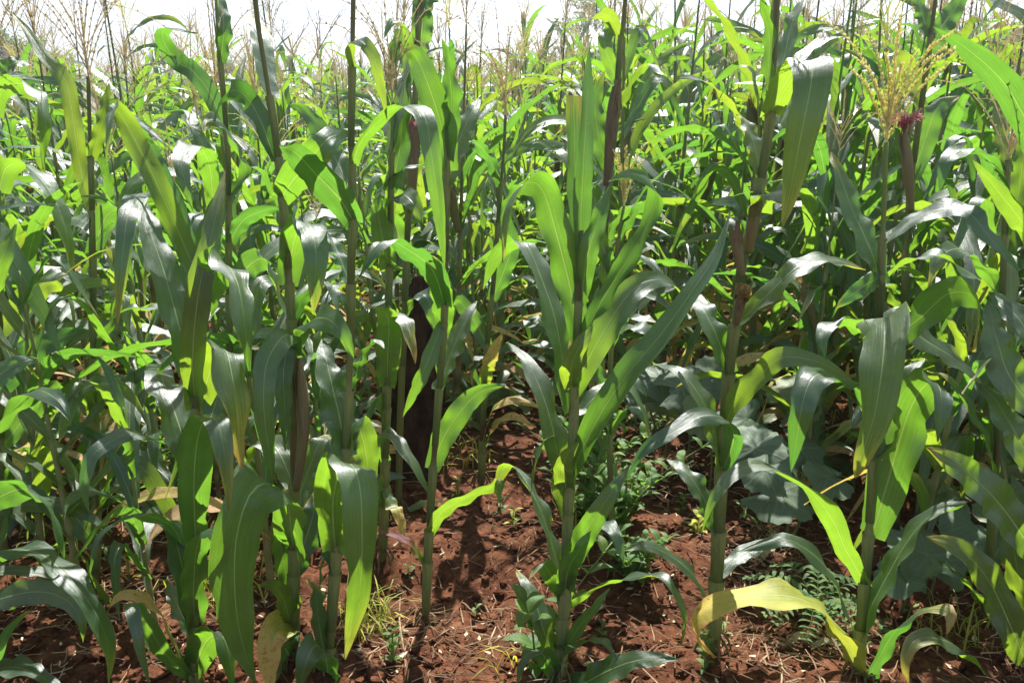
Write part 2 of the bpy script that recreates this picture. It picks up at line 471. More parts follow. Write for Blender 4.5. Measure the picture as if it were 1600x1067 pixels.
def scatter_px(n, seed, y0=640, y1=1130, x0=-150, x1=1750):
    """points of the soil spread evenly over the part of the picture that shows it"""
    r = random.Random(seed); out = []
    while len(out) < n:
        out.append(ground_at(r.uniform(x0, x1), r.uniform(y0, y1)))
    return out

# clods, straw and chips of dry husk lying on the soil: nobody could count them
def clods():
    r = random.Random(3); mb = MB()
    bm = bmesh.new(); bmesh.ops.create_icosphere(bm, subdivisions=1, radius=1.0)
    V0 = np.array([v.co[:] for v in bm.verts]); F0 = [tuple(v.index for v in f.verts) for f in bm.faces]; bm.free()
    for p in scatter_px(5200, 11):
        s = 0.0035 + 0.012 * r.random() ** 3.2
        k = np.array([1 + 0.35 * r.uniform(-1, 1) for _ in range(len(V0))])[:, None]
        V = V0 * k * s * np.array([r.uniform(0.8, 1.4), r.uniform(0.8, 1.4), r.uniform(0.5, 0.9)])
        mb.add(V + p + np.array([0, 0, s * 0.35 + 0.004]), F0, V[:, :2])
    for p in scatter_px(260, 12):
        s = r.uniform(0.012, 0.030)
        k = np.array([1 + 0.35 * r.uniform(-1, 1) for _ in range(len(V0))])[:, None]
        V = V0 * k * s * np.array([r.uniform(0.8, 1.5), r.uniform(0.8, 1.4), r.uniform(0.4, 0.7)])
        mb.add(V + p + np.array([0, 0, s * 0.15]), F0, V[:, :2])
    o = link("soil_crumbs", mb.mesh("soil_crumbs", M['soil'], smooth=False))
    tag(o, "loose clods and crumbs of red soil between the stalks", "soil", kind="stuff")
clods()

M['straw'] = plain_material("straw", [(0.2, (0.12, 0.06, 0.03)), (0.5, (0.26, 0.15, 0.08)), (0.85, (0.52, 0.40, 0.26))], 8, 0.8, 0.1)
M['chip'] = plain_material("dry_chip", [(0.2, (0.30, 0.20, 0.12)), (0.55, (0.55, 0.43, 0.28)), (0.85, (0.78, 0.72, 0.60))], 12, 0.75, 0.2)

def litter():
    r = random.Random(5); mb = MB()
    heaps = []
    for hx, hy, hn, sx, sy in ((1175, 880, 260, 60, 28), (130, 930, 200, 90, 40), (345, 890, 160, 60, 40), (800, 930, 140, 60, 60), (1240, 1010, 120, 80, 25), (620, 1010, 120, 50, 40), (1000, 740, 140, 60, 25)):
        for _ in range(hn): heaps.append(ground_at(hx + r.gauss(0, sx), hy + r.gauss(0, sy)))
    for p in scatter_px(2000, 21) + heaps:
        Ls = r.uniform(0.012, 0.075) if r.random() < 0.93 else r.uniform(0.08, 0.19)
        a = r.uniform(0, 6.28); w = r.uniform(0.0007, 0.0022)
        d = np.array([math.cos(a), math.sin(a), r.uniform(-0.1, 0.25)]); s = np.array([-d[1], d[0], 0])
        bend = r.uniform(-0.25, 0.25)
        pts = [p + np.array([0, 0, 0.010 + r.random() * 0.008]) + d * Ls * t + s * bend * Ls * (t * t) for t in (0, 0.33, 0.66, 1)]
        tube(mb, pts, np.array([w, w * 1.1, w, w * 0.6]), 4)
    o = link("straw_litter", mb.mesh("straw_litter", M['straw'], smooth=False))
    tag(o, "dry straw and root threads strewn over the red soil", "straw", kind="stuff")
    mb = MB()
    for p in scatter_px(420, 22):
        Ls = r.uniform(0.004, 0.013) * (1.6 if r.random() < .06 else 1); w = Ls * r.uniform(0.25, 0.6); a = r.uniform(0, 6.28)
        d = np.array([math.cos(a), math.sin(a), r.uniform(-0.25, 0.25)]); s = np.array([-d[1], d[0], r.uniform(-0.3, 0.3)])
        c = p + np.array([0, 0, 0.012]); h = np.array([0, 0, 0.004 * r.uniform(-1, 1)])
        V = [c - d * Ls, c - s * w - d * Ls * 0.3 + h, c + d * Ls * 0.4 - s * w * 0.7, c + d * Ls, c + s * w * 0.8 + h, c - d * Ls * 0.5 + s * w]
        V = np.array(V); t = np.array([0, 0, 0.0012])
        mb.add(np.vstack([V, V - t]), [(0, 1, 2, 3, 4, 5), (11, 10, 9, 8, 7, 6)] + [(i, i + 6, (i + 1) % 6 + 6, (i + 1) % 6) for i in range(6)], np.vstack([V, V])[:, :2])
    o = link("husk_litter", mb.mesh("husk_litter", M['chip'], smooth=False))
    tag(o, "pale flakes of husk and grit scattered on the soil", "litter", kind="stuff")
litter()

# ------------------------------------------------------------------ maize parts
def stalk_mesh(P, r0, r1, nodes, mat, sides=10, n=44):
    """tapering cane with leaf sheaths: each internode swells upwards and ends in a collar"""
    C = catmull(P, n)
    t = np.linspace(0, 1, n)
    rad = r0 + (r1 - r0) * t ** 0.8
    nf = np.zeros(n)
    nd = sorted(nodes)
    for i in range(n):
        below = [x for x in nd if x <= t[i]]; above = [x for x in nd if x > t[i]]
        a = below[-1] if below else 0.0; b = above[0] if above else 1.0
        fr = (t[i] - a) / max(1e-6, b - a)
        rad[i] *= 0.84 + 0.30 * fr
        dmin = min([abs(t[i] - x) for x in nd] or [1])
        nf[i] = max(0.0, 1 - dmin * n * 0.8) * 0.7
        if dmin < 0.5 / n: rad[i] *= 1.18
    mb = MB(); tube(mb, C, rad, sides)
    me = mb.mesh("stalk", mat)
    a = me.attributes.new("node", 'FLOAT', 'POINT')
    a.data.foreach_set("value", np.repeat(nf, sides).astype(np.float32))
    return me

def tassel_mesh(mat, seed, L=0.34, nb=13, spread=0.9, spik=26, rad=0.0012, size=0.0048, droop=0.5):
    r = random.Random(seed); mb = MB()
    def spike(P, k, fat=1.4):
        C = catmull(P, k)
        tube(mb, C, np.linspace(rad * fat, rad * 0.7, k), 4, cap=False)
        for i in range(2, k):
            for s in range(2):
                a = r.uniform(0, 6.28); d = unit(np.array([math.cos(a), math.sin(a), 0.9]))
                T = unit(C[i] - C[i - 1]); d = unit(d + T * 1.1)
                q = np.cross(d, [0.3, 0.2, 0.9]); q = unit(q); z = np.cross(d, q)
                l = size * r.uniform(1.2, 2.1); w = size * 0.42; c = C[i]
                V = [c, c + d * l * 0.45 + q * w, c + d * l * 0.45 + z * w, c + d * l * 0.45 - q * w, c + d * l * 0.45 - z * w, c + d * l]
                mb.add(V, [(0, 1, 2), (0, 2, 3), (0, 3, 4), (0, 4, 1), (5, 2, 1), (5, 3, 2), (5, 4, 3), (5, 1, 4)], np.zeros((6, 2)) + i / k)
    lean = np.array([r.uniform(-.04, .04), r.uniform(-.04, .04), 0])
    spike([(0, 0, -0.02), np.array([0, 0, L * 0.5]) + lean * 0.5, np.array([0, 0, L]) + lean], spik, 2.2)
    for i in range(nb):
        a = i * 2.4 + r.uniform(-.4, .4); h = L * 0.30 * (i / nb)
        l = L * r.uniform(0.55, 0.85); sp = spread * r.uniform(0.6, 1.15)
        d = np.array([math.cos(a), math.sin(a), 0])
        b = np.array([0, 0, h])
        spike([b, b + d * l * 0.28 * sp + np.array([0, 0, l * 0.40]), b + d * l * 0.62 * sp + np.array([0, 0, l * (0.75 - 0.15 * droop)]), b + d * l * (0.95 * sp) + np.array([0, 0, l * (0.95 - 0.75 * droop * r.uniform(0.3, 1.2))])], max(6, int(spik * 0.7)))
    return mb.mesh("tassel", mat, smooth=False)

def husk_mesh(P, rmax, mat, seed):
    C = catmull(P, 16); t = np.linspace(0, 1, 16)
    rad = rmax * (0.42 + 0.58 * np.sin(np.clip(t * 1.25 + 0.1, 0, 1.57))) * (1 - np.clip((t - 0.55) / 0.45, 0, 1) ** 2 * 0.72)
    mb = MB(); tube(mb, C, rad, 10)
    r = random.Random(seed)
    T = unit(C[-1] - C[-3]); q = unit(np.cross(T, [0.2, 1, 0.1])); z = np.cross(T, q)
    for k in range(3):   # free husk tips
        a = r.uniform(0, 6.28); s = math.cos(a) * q + math.sin(a) * z
        B = C[9] + s * rmax * 0.9
        Pn = catmull([B, C[13] + s * rmax * 0.85, C[-1] + s * rmax * 0.9 + T * rmax * 1.1], 9)
        ribbon(mb, Pn, np.tile(np.cross(T, s), (9, 1)), rmax * 1.5, seed + k, 0.5, 0.1, 5)
    return mb.mesh("husk", mat)

def silk_mesh(tip, d, L, mat, seed, n=46, spread=0.9, ball=0):
    r = random.Random(seed); mb = MB(); d = unit(np.asarray(d, float))
    if ball:                       # a dense dried tuft
        for i in range(n):
            a = unit(np.array([r.gauss(0, 1), r.gauss(0, 1), r.gauss(0, 1)])); b = unit(a + np.array([r.gauss(0, 1), r.gauss(0, 1), r.gauss(0, 1)]) * .7)
            c = tip + d * ball * .6
            tube(mb, catmull([tip, c + a * ball * .8, c + b * ball * r.uniform(.95, 1.1), c + unit(b + np.array([0, 0, -.6])) * ball * 1.05], 7), 0.0011, 3, cap=False)
        return mb.mesh("silk", mat)
    for i in range(n):
        o = np.array([r.gauss(0, 1), r.gauss(0, 1), r.gauss(0, 1)]); o -= d * np.dot(o, d); o = unit(o)
        l = L * r.uniform(0.6, 1.1); s = spread * r.uniform(0.2, 1)
        P = [tip + o * 0.003, tip + d * l * 0.45 + o * l * 0.3 * s, tip + d * l * 0.75 + o * l * 0.65 * s + np.array([0, 0, -l * 0.1]), tip + d * l * r.uniform(0.6, 1) + o * l * 0.9 * s + np.array([0, 0, -l * 0.4 * r.random()])]
        tube(mb, catmull(P, 6), 0.0009, 3, cap=False)
    return mb.mesh("silk", mat)

# ------------------------------------------------------------------ maize plants of the field: one of each kind, then copies
def arc_leaf(mb, r, base, az, L, w, a0, drop, seed, seg, cols, twist, snap):
    n = seg
    s = np.linspace(0, 1, n)
    ang = a0 - drop * s ** 1.35
    if snap: ang = np.where(s > snap, np.minimum(ang, -1.15), a0 - 0.25 * s)
    k = np.ones(3) / 3
    ang = np.convolve(np.pad(ang, 1, mode='edge'), k, 'valid')
    azv = az + 0.5 * twist * s ** 2
    d = np.stack([np.cos(azv) * np.cos(ang), np.sin(azv) * np.cos(ang), np.sin(ang)], 1)
    P = base + np.vstack([[0, 0, 0], np.cumsum((d[1:] + d[:-1]) / 2, 0)]) * (L / (n - 1))
    Wh = np.stack([-np.sin(azv), np.cos(azv), 0 * s], 1)
    T = unit(np.gradient(P, axis=0)); U = np.cross(Wh, T)
    ro = twist * s
    W = np.cos(ro)[:, None] * Wh + np.sin(ro)[:, None] * U
    ribbon(mb, P, W, w, seed, 0.25, 0.24 if cols > 3 else 0.0, cols)

def plan(seed, H, n):
    """heights, directions and bends of one plant's leaves"""
    r = random.Random(seed)
    az0 = r.uniform(0, 6.28); out = []
    for i in range(n):
        t = (i + 0.6) / n
        big = math.sin(math.pi * min(1, 0.22 + t * 0.70))
        out.append(dict(z=H * (0.05 + 0.90 * t), az=az0 + (i % 2) * math.pi + r.uniform(-0.6, 0.6),
                        L=(0.30 + 0.42 * big) * r.uniform(0.8, 1.15),
                        w=(0.023 + 0.033 * big) * r.uniform(0.8, 1.15),
                        a0=R(r.uniform(42, 72) + 14 * t), drop=R(r.uniform(80, 160) - 65 * t * r.random()),
                        tw=r.uniform(-1.7, 1.7), snap=(r.uniform(0.3, 0.6) if r.random() < 0.28 else 0), old=(t < 0.18 and r.random() < 0.75), seed=r.randrange(10 ** 6)))
    return out

def field_kind(seed, H, n, smat, tass, ear):
    """prototype: list of (part name, mesh, children)"""
    r = random.Random(seed + 99); parts = []
    lean = np.array([r.uniform(-.05, .05), r.uniform(-.05, .05), 0])
    P = [(0, 0, -0.04), np.array([0, 0, H * .5]) + lean * .4, np.array([0, 0, H * (1.14 if tass else 1.0)]) + lean]
    C = catmull(P, 60)
    pl = plan(seed, H, n)
    parts.append(("stalk", stalk_mesh(P, 0.0145 * r.uniform(.9, 1.15), 0.0030, [min(.99, q['z'] / C[-1, 2]) for q in pl], M[smat], 8, 36), []))
    for q in pl:
        b = C[int(np.argmin(abs(C[:, 2] - q['z'])))]
        mb = MB(); arc_leaf(mb, r, b, q['az'], q['L'], q['w'], q['a0'], q['drop'], q['seed'], 17, 5, q['tw'], q['snap'])
        m = M['leaf_dead'] if q['old'] and r.random() < .4 else M['leaf_old'] if q['old'] else M['leaf_tip'] if r.random() < 0.30 else M['leaf']
        parts.append(("leaf", mb.mesh("leaf", m), []))
    if tass:
        me = tassel_mesh(M['tassel_fresh' if tass == 2 else 'tassel_dry'], seed, r.uniform(.28, .40), r.randint(7, 12), r.uniform(.6, 1.2), 15, 0.0013, 0.0044, r.uniform(.1, .8))
        me.transform(Matrix.Translation(C[-1]))
        parts.append(("tassel", me, []))
    if ear:
        z = H * r.uniform(.5, .62); b = C[int(np.argmin(abs(C[:, 2] - z)))]; a = r.uniform(0, 6.28)
        d = np.array([math.cos(a), math.sin(a), 0])
        tip = b + d * 0.075 + np.array([0, 0, 0.2])
        parts.append(("ear", husk_mesh([b + d * .012, b + d * .045 + np.array([0, 0, .1]), tip], 0.024, M['husk'], seed), [("silk", silk_mesh(tip, d * .5 + np.array([0, 0, 1]), .06, M['silk_red' if r.random() < .6 else 'silk_yellow'], seed, 26))]))
    return parts

KINDS = []
_spec = [(1.36, 13, 'stalk_green', 1, 1), (1.48, 14, 'stalk_olive', 1, 0), (1.30, 13, 'stalk_red', 1, 0), (1.55, 14, 'stalk_olive', 1, 1),
         (1.15, 12, 'stalk_green', 0, 0), (1.40, 14, 'stalk_green', 2, 0), (1.34, 13, 'stalk_red', 1, 1), (1.05, 12, 'stalk_green', 0, 0),
         (1.46, 14, 'stalk_olive', 1, 0), (1.36, 14, 'stalk_green', 1, 0), (1.52, 13, 'stalk_red', 1, 0), (1.28, 13, 'stalk_green', 1, 1),
         (1.42, 14, 'stalk_olive', 1, 1), (1.20, 13, 'stalk_green', 2, 0)]
for i, (H, n, sm, ta, ea) in enumerate(_spec):
    KINDS.append((field_kind(100 + i * 17, H, n, sm, ta, ea), H, ta, ea))

def place_kind(k, loc, rz, s, label, group):
    root = bpy.data.objects.new("maize_plant", None); COL.objects.link(root)
    root.empty_display_size = 0.05
    root.location = loc; root.rotation_euler = (rng.uniform(-.05, .05), rng.uniform(-.05, .05), rz); root.scale = (s, s, s)
    tag(root, label, "maize plant", group)
    for name, me, kids in KINDS[k][0]:
        o = link(name, me, root)
        for kn, km in kids: link(kn, km, o)
    return root

# ------------------------------------------------------------------ the front plants, leaf by leaf
def blade_dirs(P, th, tilt=0):
    T = unit(np.gradient(P, axis=0)); V = unit(P - CAMV)
    p = unit(np.cross(T, V))
    cs = np.clip(np.sum(T[:-1] * T[1:], 1), -1, 1)
    turn = math.degrees(float(np.sum(np.arccos(cs))))
    k = min(1.0, max(0.0, (turn - 35) / 60.0)); k = k * k * (3 - 2 * k)
    n = np.linalg.svd(P - P.mean(0))[2][2]
    i = int(len(P) * 0.3)
    if np.dot(n, p[i]) < 0: n = -n
    pn = np.sum(p * n, 1, keepdims=True)
    arch = n + 0.9 * pn * p + 0.3 * p
    W = unit(k * unit(arch) + (1 - k) * p)
    W = unit(W - T * np.sum(W * T, 1, keepdims=True))
    a = np.radians(np.linspace(th[0], th[1], len(P)))[:, None]
    W = np.cos(a) * W + np.sin(a) * np.cross(T, W)
    if tilt:                       # roll the blade so that its visible face turns to the sun (or away from it)
        S = np.array(sd); best = None
        for sg in (-1, 1):
            ta = R(abs(tilt)) * sg
            W2 = math.cos(ta) * W + math.sin(ta) * np.cross(T, W)
            N2 = np.cross(T, W2); N2 = N2 * np.where(np.sum(N2 * V, 1, keepdims=True) > 0, -1, 1)
            q = float(np.mean(N2 @ S)) * (1 if tilt > 0 else -1)
            if best is None or q > best[0]: best = (q, W2)
        W = best[1]
    return W

def hero_leaf(Y, origin, spec, seed, tilt=20):
    pts, wpx = spec[0], spec[1]
    o = spec[2] if len(spec) > 2 else {}
    g = o.get('dy', 1.35)
    P = np.array([at(x, y, Y + d * g) for x, y, d in pts])
    C = catmull(P, 30)
    w = (wpx if wpx >= 56 else wpx * 0.95) * (1.1 if tilt > 15 else 1.0) * depth(C[10]) / FPX
    W = blade_dirs(C, o.get('th', (0, 0)), tilt)
    mb = MB()
    ribbon(mb, C - origin, W, w, seed, o.get('fold', 0.20), o.get('wave', 0.23), 7, o.get('cut', False), o.get('base', 0.62), o.get('waves', 4.0))
    return mb.mesh("leaf", M[o.get('m', 'leaf_tip' if seed * 7 % 10 < 2 else 'leaf')])

def hero(label, Y, stalk, rpx, leaves, smat='stalk_green', seed=0, tassel=None, ears=(), group=None, top_r=0.36):
    P = np.array([at(x, y, Y) for x, y in stalk])
    if P[0][2] > 0.0:                                  # run the cane down to the soil
        d = unit(P[0] - P[1]); d = d if d[2] < -0.3 else np.array([0, 0, -1.0])
        P = np.vstack([P[0] + d * ((P[0][2] + 0.03) / -d[2]), P])
    origin = np.array([P[0][0], P[0][1], gz(P[0][0], P[0][1])])
    root = bpy.data.objects.new("maize_plant", None); COL.objects.link(root)
    root.location = origin; root.empty_display_size = 0.05
    tag(root, label, "maize plant", group)
    r0 = 0.44 * rpx * depth(P[min(2, len(P) - 1)]) / FPX
    zs = P[:, 2]; L0, L1 = zs.min(), zs.max()
    nodes = [float(np.clip((at(*l[0][0][:2], Y)[2] - L0) / (L1 - L0), 0.03, 0.98)) for l in leaves]
    nodes = sorted(set(round(x, 2) for x in nodes))
    nodes = [x for i, x in enumerate(nodes) if i == 0 or x - nodes[i - 1] > 0.035]
    link("stalk", stalk_mesh(P - origin, r0 * 1.05, r0 * top_r, nodes, M[smat], 12, 60), root)
    CL = catmull(P, 160); zt = CL[:, 2]
    for i, l in enumerate(leaves):
        lf = link("leaf", hero_leaf(Y, origin, l, seed * 100 + i, GLOW.get((seed, i), 36 + 10 * math.sin(seed * 3.1 + i * 1.7))), root)
        b = at(*l[0][0][:2], Y); j = int(np.argmin(abs(zt - b[2])))       # the sheath that wraps the cane below the blade
        if np.linalg.norm(CL[j] - b) < 0.035 and zt[j] > 0.07:
            h = min(0.15, zt[j] - 0.02); rr = r0 * (1.05 - (1 - top_r) * ((zt[j] - L0) / (L1 - L0)) ** 0.8)
            zz = np.linspace(zt[j] - h, zt[j] + 0.006, 8)
            Pc = np.stack([np.interp(zz, zt, CL[:, 0]), np.interp(zz, zt, CL[:, 1]), zz], 1)
            mb = MB(); tube(mb, Pc - origin, rr * np.array([1.10, 1.13, 1.16, 1.19, 1.22, 1.26, 1.32, 1.42]) + 0.0006, 12, cap=False)
            me = mb.mesh("sheath", M['sheath'])
            link("sheath", me, lf)
    rr = random.Random(seed)
    for k in range(8):                                   # brace roots
        a = k * .785 + rr.uniform(-.2, .2); d = np.array([math.cos(a), math.sin(a), 0]); h = rr.uniform(.025, .06)
        mb = MB(); tube(mb, catmull([d * r0 * .8 + np.array([0, 0, h]), d * r0 * 2.2 + np.array([0, 0, h * .55]), d * (r0 * 2.8 + .012) + np.array([0, 0, -.03])], 6), np.array([.0036, .0034, .0032, .003, .0027, .0022]), 6)
        link("brace_root", mb.mesh("brace_root", M['stalk_red']), root)
    if tassel:
        me = tassel_mesh(M[tassel.get('m', 'tassel_dry')], seed, tassel.get('L', .34), tassel.get('nb', 13), tassel.get('spread', .8), tassel.get('spik', 30), tassel.get('rad', 0.0013), tassel.get('size', .0052), tassel.get('droop', .4))
        me.transform(Matrix.Translation(P[-1] - origin))
        link("tassel", me, root)
    for j, e in enumerate(ears):
        E = np.array([at(x, y, Y + d) for x, y, d in e['pts']]) - origin
        h = link("ear", husk_mesh(E, 0.5 * e['w'] * depth(E[1] + origin) / FPX, M[e.get('m', 'husk')], seed + j), root)
        if e.get('silk'):
            link("silk", silk_mesh(E[-1], unit(E[-1] - E[-2]) + np.array([0, -.25, 0]), e.get('sl', .045), M[e['silk']], seed + j, e.get('sn', 60), e.get('ss', 1.0), e.get('ball', 0)), h)
    return root

M['sheath'] = stalk_material("leaf_sheath", (0.09, 0.11, 0.032), (0.13, 0.165, 0.048), (0.21, 0.24, 0.085))
# blades that hang with the sun behind them
GLOW = {(1, 0): -18, (1, 1): -8, (1, 3): 0, (1, 5): -25, (1, 6): -25, (1, 10): -6, (1, 14): -15, (1, 15): -5, (2, 2): -4, (2, 3): 0, (2, 5): -22, (2, 6): -20,
        (3, 0): 24, (2, 7): 44, (3, 4): -10, (3, 5): -20, (3, 6): -25, (4, 1): -12, (4, 2): -22, (4, 3): -22, (4, 5): 0, (5, 7): -15, (5, 8): -25, (5, 11): -8, (5, 12): -20, (5, 17): -20,
        (6, 0): -20, (6, 8): 0, (6, 5): 0, (7, 2): -10, (7, 11): -6, (7, 13): -20, (7, 14): -12, (7, 7): 25, (8, 4): -20, (8, 5): -20, (10, 3): -20, (10, 6): -20, (11, 1): -25, (11, 7): -20,
        (12, 0): -12, (12, 3): -25, (13, 0): -25, (13, 9): -20, (14, 0): -25, (14, 4): -15, (15, 0): -15, (15, 1): -15, (16, 1): -10, (16, 6): -15, (17, 0): -20, (17, 6): -15, (18, 2): -20, (18, 4): -15, (19, 2): -15, (19, 4): -15}
tip = dict(m='leaf_browning')
old = dict(m='leaf_old')

hero("front maize plant with a bright backlit upright leaf, left of the crossed leaves", 1.72,
     [(303, 1033), (306, 780), (308, 640), (316, 520), (325, 440), (336, 330)], 22, [
    ([(306, 640, 0), (301, 560, -.03), (310, 460, -.05), (330, 370, -.04), (352, 266, .02)], 46, dict(wave=.08)),
    ([(320, 470, .02), (322, 400, .03), (338, 330, .05), (352, 285, .08)], 42),
    ([(303, 620, 0), (282, 520, .03), (258, 430, .07), (236, 365, .11), (229, 325, .16), (238, 312, .22)], 54, dict(fold=.15)),
    ([(300, 420, .1), (262, 335, .1), (234, 304, .02), (212, 308, -.06), (198, 345, -.12), (190, 420, -.15), (182, 515, -.15)], 36),
    ([(308, 430, 0), (290, 388, 0), (258, 315, -.02), (225, 245, -.03), (190, 182, -.05), (176, 172, -.08), (167, 205, -.12), (165, 258, -.13)], 36),
    ([(320, 440, .05), (270, 300, .1), (225, 215, .12), (198, 178, .06), (230, 200, 0), (268, 236, -.04)], 22, dict(base=.8)),
    ([(335, 330, .1), (325, 250, .07), (300, 226, .02), (284, 248, -.03), (289, 285, -.05), (302, 332, -.05)], 36),
    ([(322, 480, 0), (333, 430, -.05), (352, 413, -.1), (370, 440, -.15), (382, 500, -.18), (388, 580, -.18)], 60),
    ([(316, 620, .05), (335, 562, 0), (352, 546, -.05), (363, 590, -.09), (372, 650, -.1), (375, 732, -.1)], 58, tip),
    ([(305, 775, 0), (290, 700, 0), (272, 640, .03), (256, 600, .08), (248, 578, .14), (232, 568, .22)], 58, dict(wave=.22)),
    ([(306, 850, 0), (303, 760, -.06), (308, 690, -.1), (322, 652, -.12), (341, 662, -.16), (352, 720, -.18), (358, 795, -.18)], 54, dict(wave=.16)),
    ([(301, 985, 0), (288, 900, 0), (274, 842, .03), (262, 815, .08), (246, 806, .14)], 44, dict(wave=.2)),
    ([(303, 975, 0), (303, 900, -.05), (309, 850, -.08), (326, 826, -.1), (345, 845, -.14), (347, 890, -.15)], 48),
    ([(298, 1050, 0), (272, 1000, -.02), (250, 955, -.03), (222, 933, -.05), (190, 930, -.07), (170, 950, -.09)], 36, old),
    ([(301, 1060, 0), (258, 1020, -.08), (215, 950, -.12), (206, 948, -.15), (216, 1000, -.18), (234, 1072, -.18)], 30),
    ([(300, 905, .02), (275, 830, .03), (240, 808, .02), (205, 804, -.02), (166, 826, -.06), (146, 858, -.08), (140, 900, -.08)], 28),
    ([(306, 760, .03), (268, 702, 0), (235, 684, -.02), (200, 676, -.05), (165, 695, -.09), (142, 715, -.11), (132, 760, -.12), (140, 806, -.12)], 30),
    ([(303, 1045, 0), (322, 1002, -.05), (344, 990, -.08), (358, 1020, -.1), (365, 1085, -.1)], 50),
    ([(302, 1000, 0), (285, 960, .03), (270, 930, .07), (262, 900, .1)], 36),
    ([(308, 700, 0), (330, 650, .05), (345, 600, .08), (350, 560, .12)], 46),
    ], 'stalk_green', 1)

hero("tall cane with a long bare top and dark brown ear beside the crossed leaves", 1.84,
     [(458, 985), (460, 800), (459, 700), (457, 560), (452, 440), (445, 350), (432, 220), (416, 120), (402, 30), (396, -40)], 19, [
    ([(424, 155, .02), (414, 110, .05), (408, 60, .09), (404, 34, .14)], 38, dict(cut=True, wave=.05)),
    ([(430, 252, 0), (412, 200, 0), (390, 158, 0), (368, 141, -.04), (346, 158, -.09), (334, 190, -.11)], 34),
    ([(440, 310, 0), (455, 286, -.05), (478, 258, -.1), (500, 230, -.13), (518, 214, -.11), (546, 208, -.04)], 54, dict(wave=.05)),
    ([(449, 445, 0), (455, 400, 0), (464, 364, -.02), (482, 350, -.07), (493, 385, -.12), (493, 440, -.13), (490, 492, -.13)], 52),
    ([(460, 540, 0), (485, 502, -.05), (512, 498, -.1), (535, 522, -.13), (553, 560, -.13)], 44),
    ([(459, 560, 0), (455, 524, -.05), (436, 532, -.1), (416, 570, -.15), (412, 630, -.17), (418, 690, -.17), (426, 757, -.16)], 40),
    ([(460, 570, .02), (451, 543, -.02), (443, 580, -.05), (445, 640, -.06), (446, 705, -.06)], 32),
    ([(459, 860, 0), (448, 785, -.12), (420, 755, -.2), (390, 772, -.27), (371, 830, -.3), (366, 890, -.31), (369, 950, -.31), (380, 1010, -.3), (402, 1072, -.29)], 84, dict(wave=.07, dy=1.0, fold=.12, base=.8)),
    ([(459, 945, .02), (446, 890, 0), (438, 840, 0), (446, 795, .05)], 34),
    ([(457, 992, 0), (445, 940, -.04), (428, 917, -.07), (406, 912, -.1)], 38),
    ([(459, 800, .02), (480, 740, .05), (500, 690, .08), (515, 680, .12)], 40),
    ([(458, 975, 0), (440, 975, -.06), (426, 990, -.1), (420, 1030, -.12), (424, 1080, -.12)], 46, dict(m='leaf_old')),
    ([(458, 1035, 0), (440, 1008, -.05), (426, 1040, -.08), (420, 1090, -.08)], 52),
    ([(459, 900, .02), (475, 850, .04), (490, 800, .06), (488, 760, .1)], 44),
    ([(459, 760, .02), (440, 715, .04), (420, 690, .07), (395, 700, .07), (385, 750, .05)], 42),
    ([(455, 500, .01), (475, 465, .03), (500, 440, .05), (520, 450, .03), (530, 490, .0)], 36),
    ], 'stalk_red', 2, dict(m='tassel_dry'),
     [dict(pts=[(463, 765, -.01), (474, 670, -.03), (468, 560, -.03)], w=24, m='husk_brown')])

hero("olive cane rising straight out of the top of the picture between the crossed leaves", 1.79,
     [(512, 1062), (520, 940), (532, 790), (540, 700), (545, 600), (548, 520), (549, 400), (553, 345), (549, 250), (550, 120), (552, 0), (553, -60)], 18, [
    ([(524, 862, 0), (520, 790, -.06), (530, 740, -.12), (550, 726, -.18), (563, 770, -.22), (566, 850, -.24), (562, 920, -.24), (552, 975, -.23), (538, 1028, -.22)], 62, dict(wave=.05, dy=1.1, fold=.12)),
    ([(514, 1062, 0), (508, 1022, -.08), (492, 1008, -.12), (478, 1035, -.15), (466, 1082, -.15)], 50),
    ([(541, 714, 0), (530, 650, .02), (515, 585, .06), (503, 532, .12)], 56, dict(fold=.14)),
    ([(541, 702, 0), (553, 660, .02), (568, 690, .03), (576, 740, .04), (579, 785, .04)], 42),
    ([(553, 347, 0), (530, 310, -.04), (496, 275, -.08), (463, 240, -.12), (438, 228, -.18)], 54, dict(wave=.05)),
    ([(550, 258, 0), (565, 220, -.02), (600, 183, -.05), (640, 165, -.08), (664, 182, -.11), (674, 240, -.13), (686, 330, -.13), (695, 422, -.12)], 34),
    ([(550, 110, 0), (547, 73, -.03), (562, 63, -.06), (582, 85, -.08), (593, 125, -.08), (605, 188, -.07)], 22),
    ([(523, 900, .0), (516, 860, .02), (508, 800, .05), (498, 760, .08)], 36),
    ([(549, 300, .02), (520, 240, .06), (497, 200, .08), (470, 170, .08), (450, 165, .06)], 34),
    ([(515, 1012, 0), (502, 960, .03), (500, 890, .05), (512, 850, .08)], 40),
    ([(513, 1045, 0), (500, 985, -.02), (492, 925, -.02), (480, 905, -.03)], 34),
    ([(545, 610, .02), (565, 560, .04), (585, 530, .06), (600, 545, .04)], 40),
    ([(549, 450, .02), (530, 400, .05), (515, 370, .08), (500, 375, .08)], 38),
    ], 'stalk_olive', 3, dict(m='tassel_dry'))

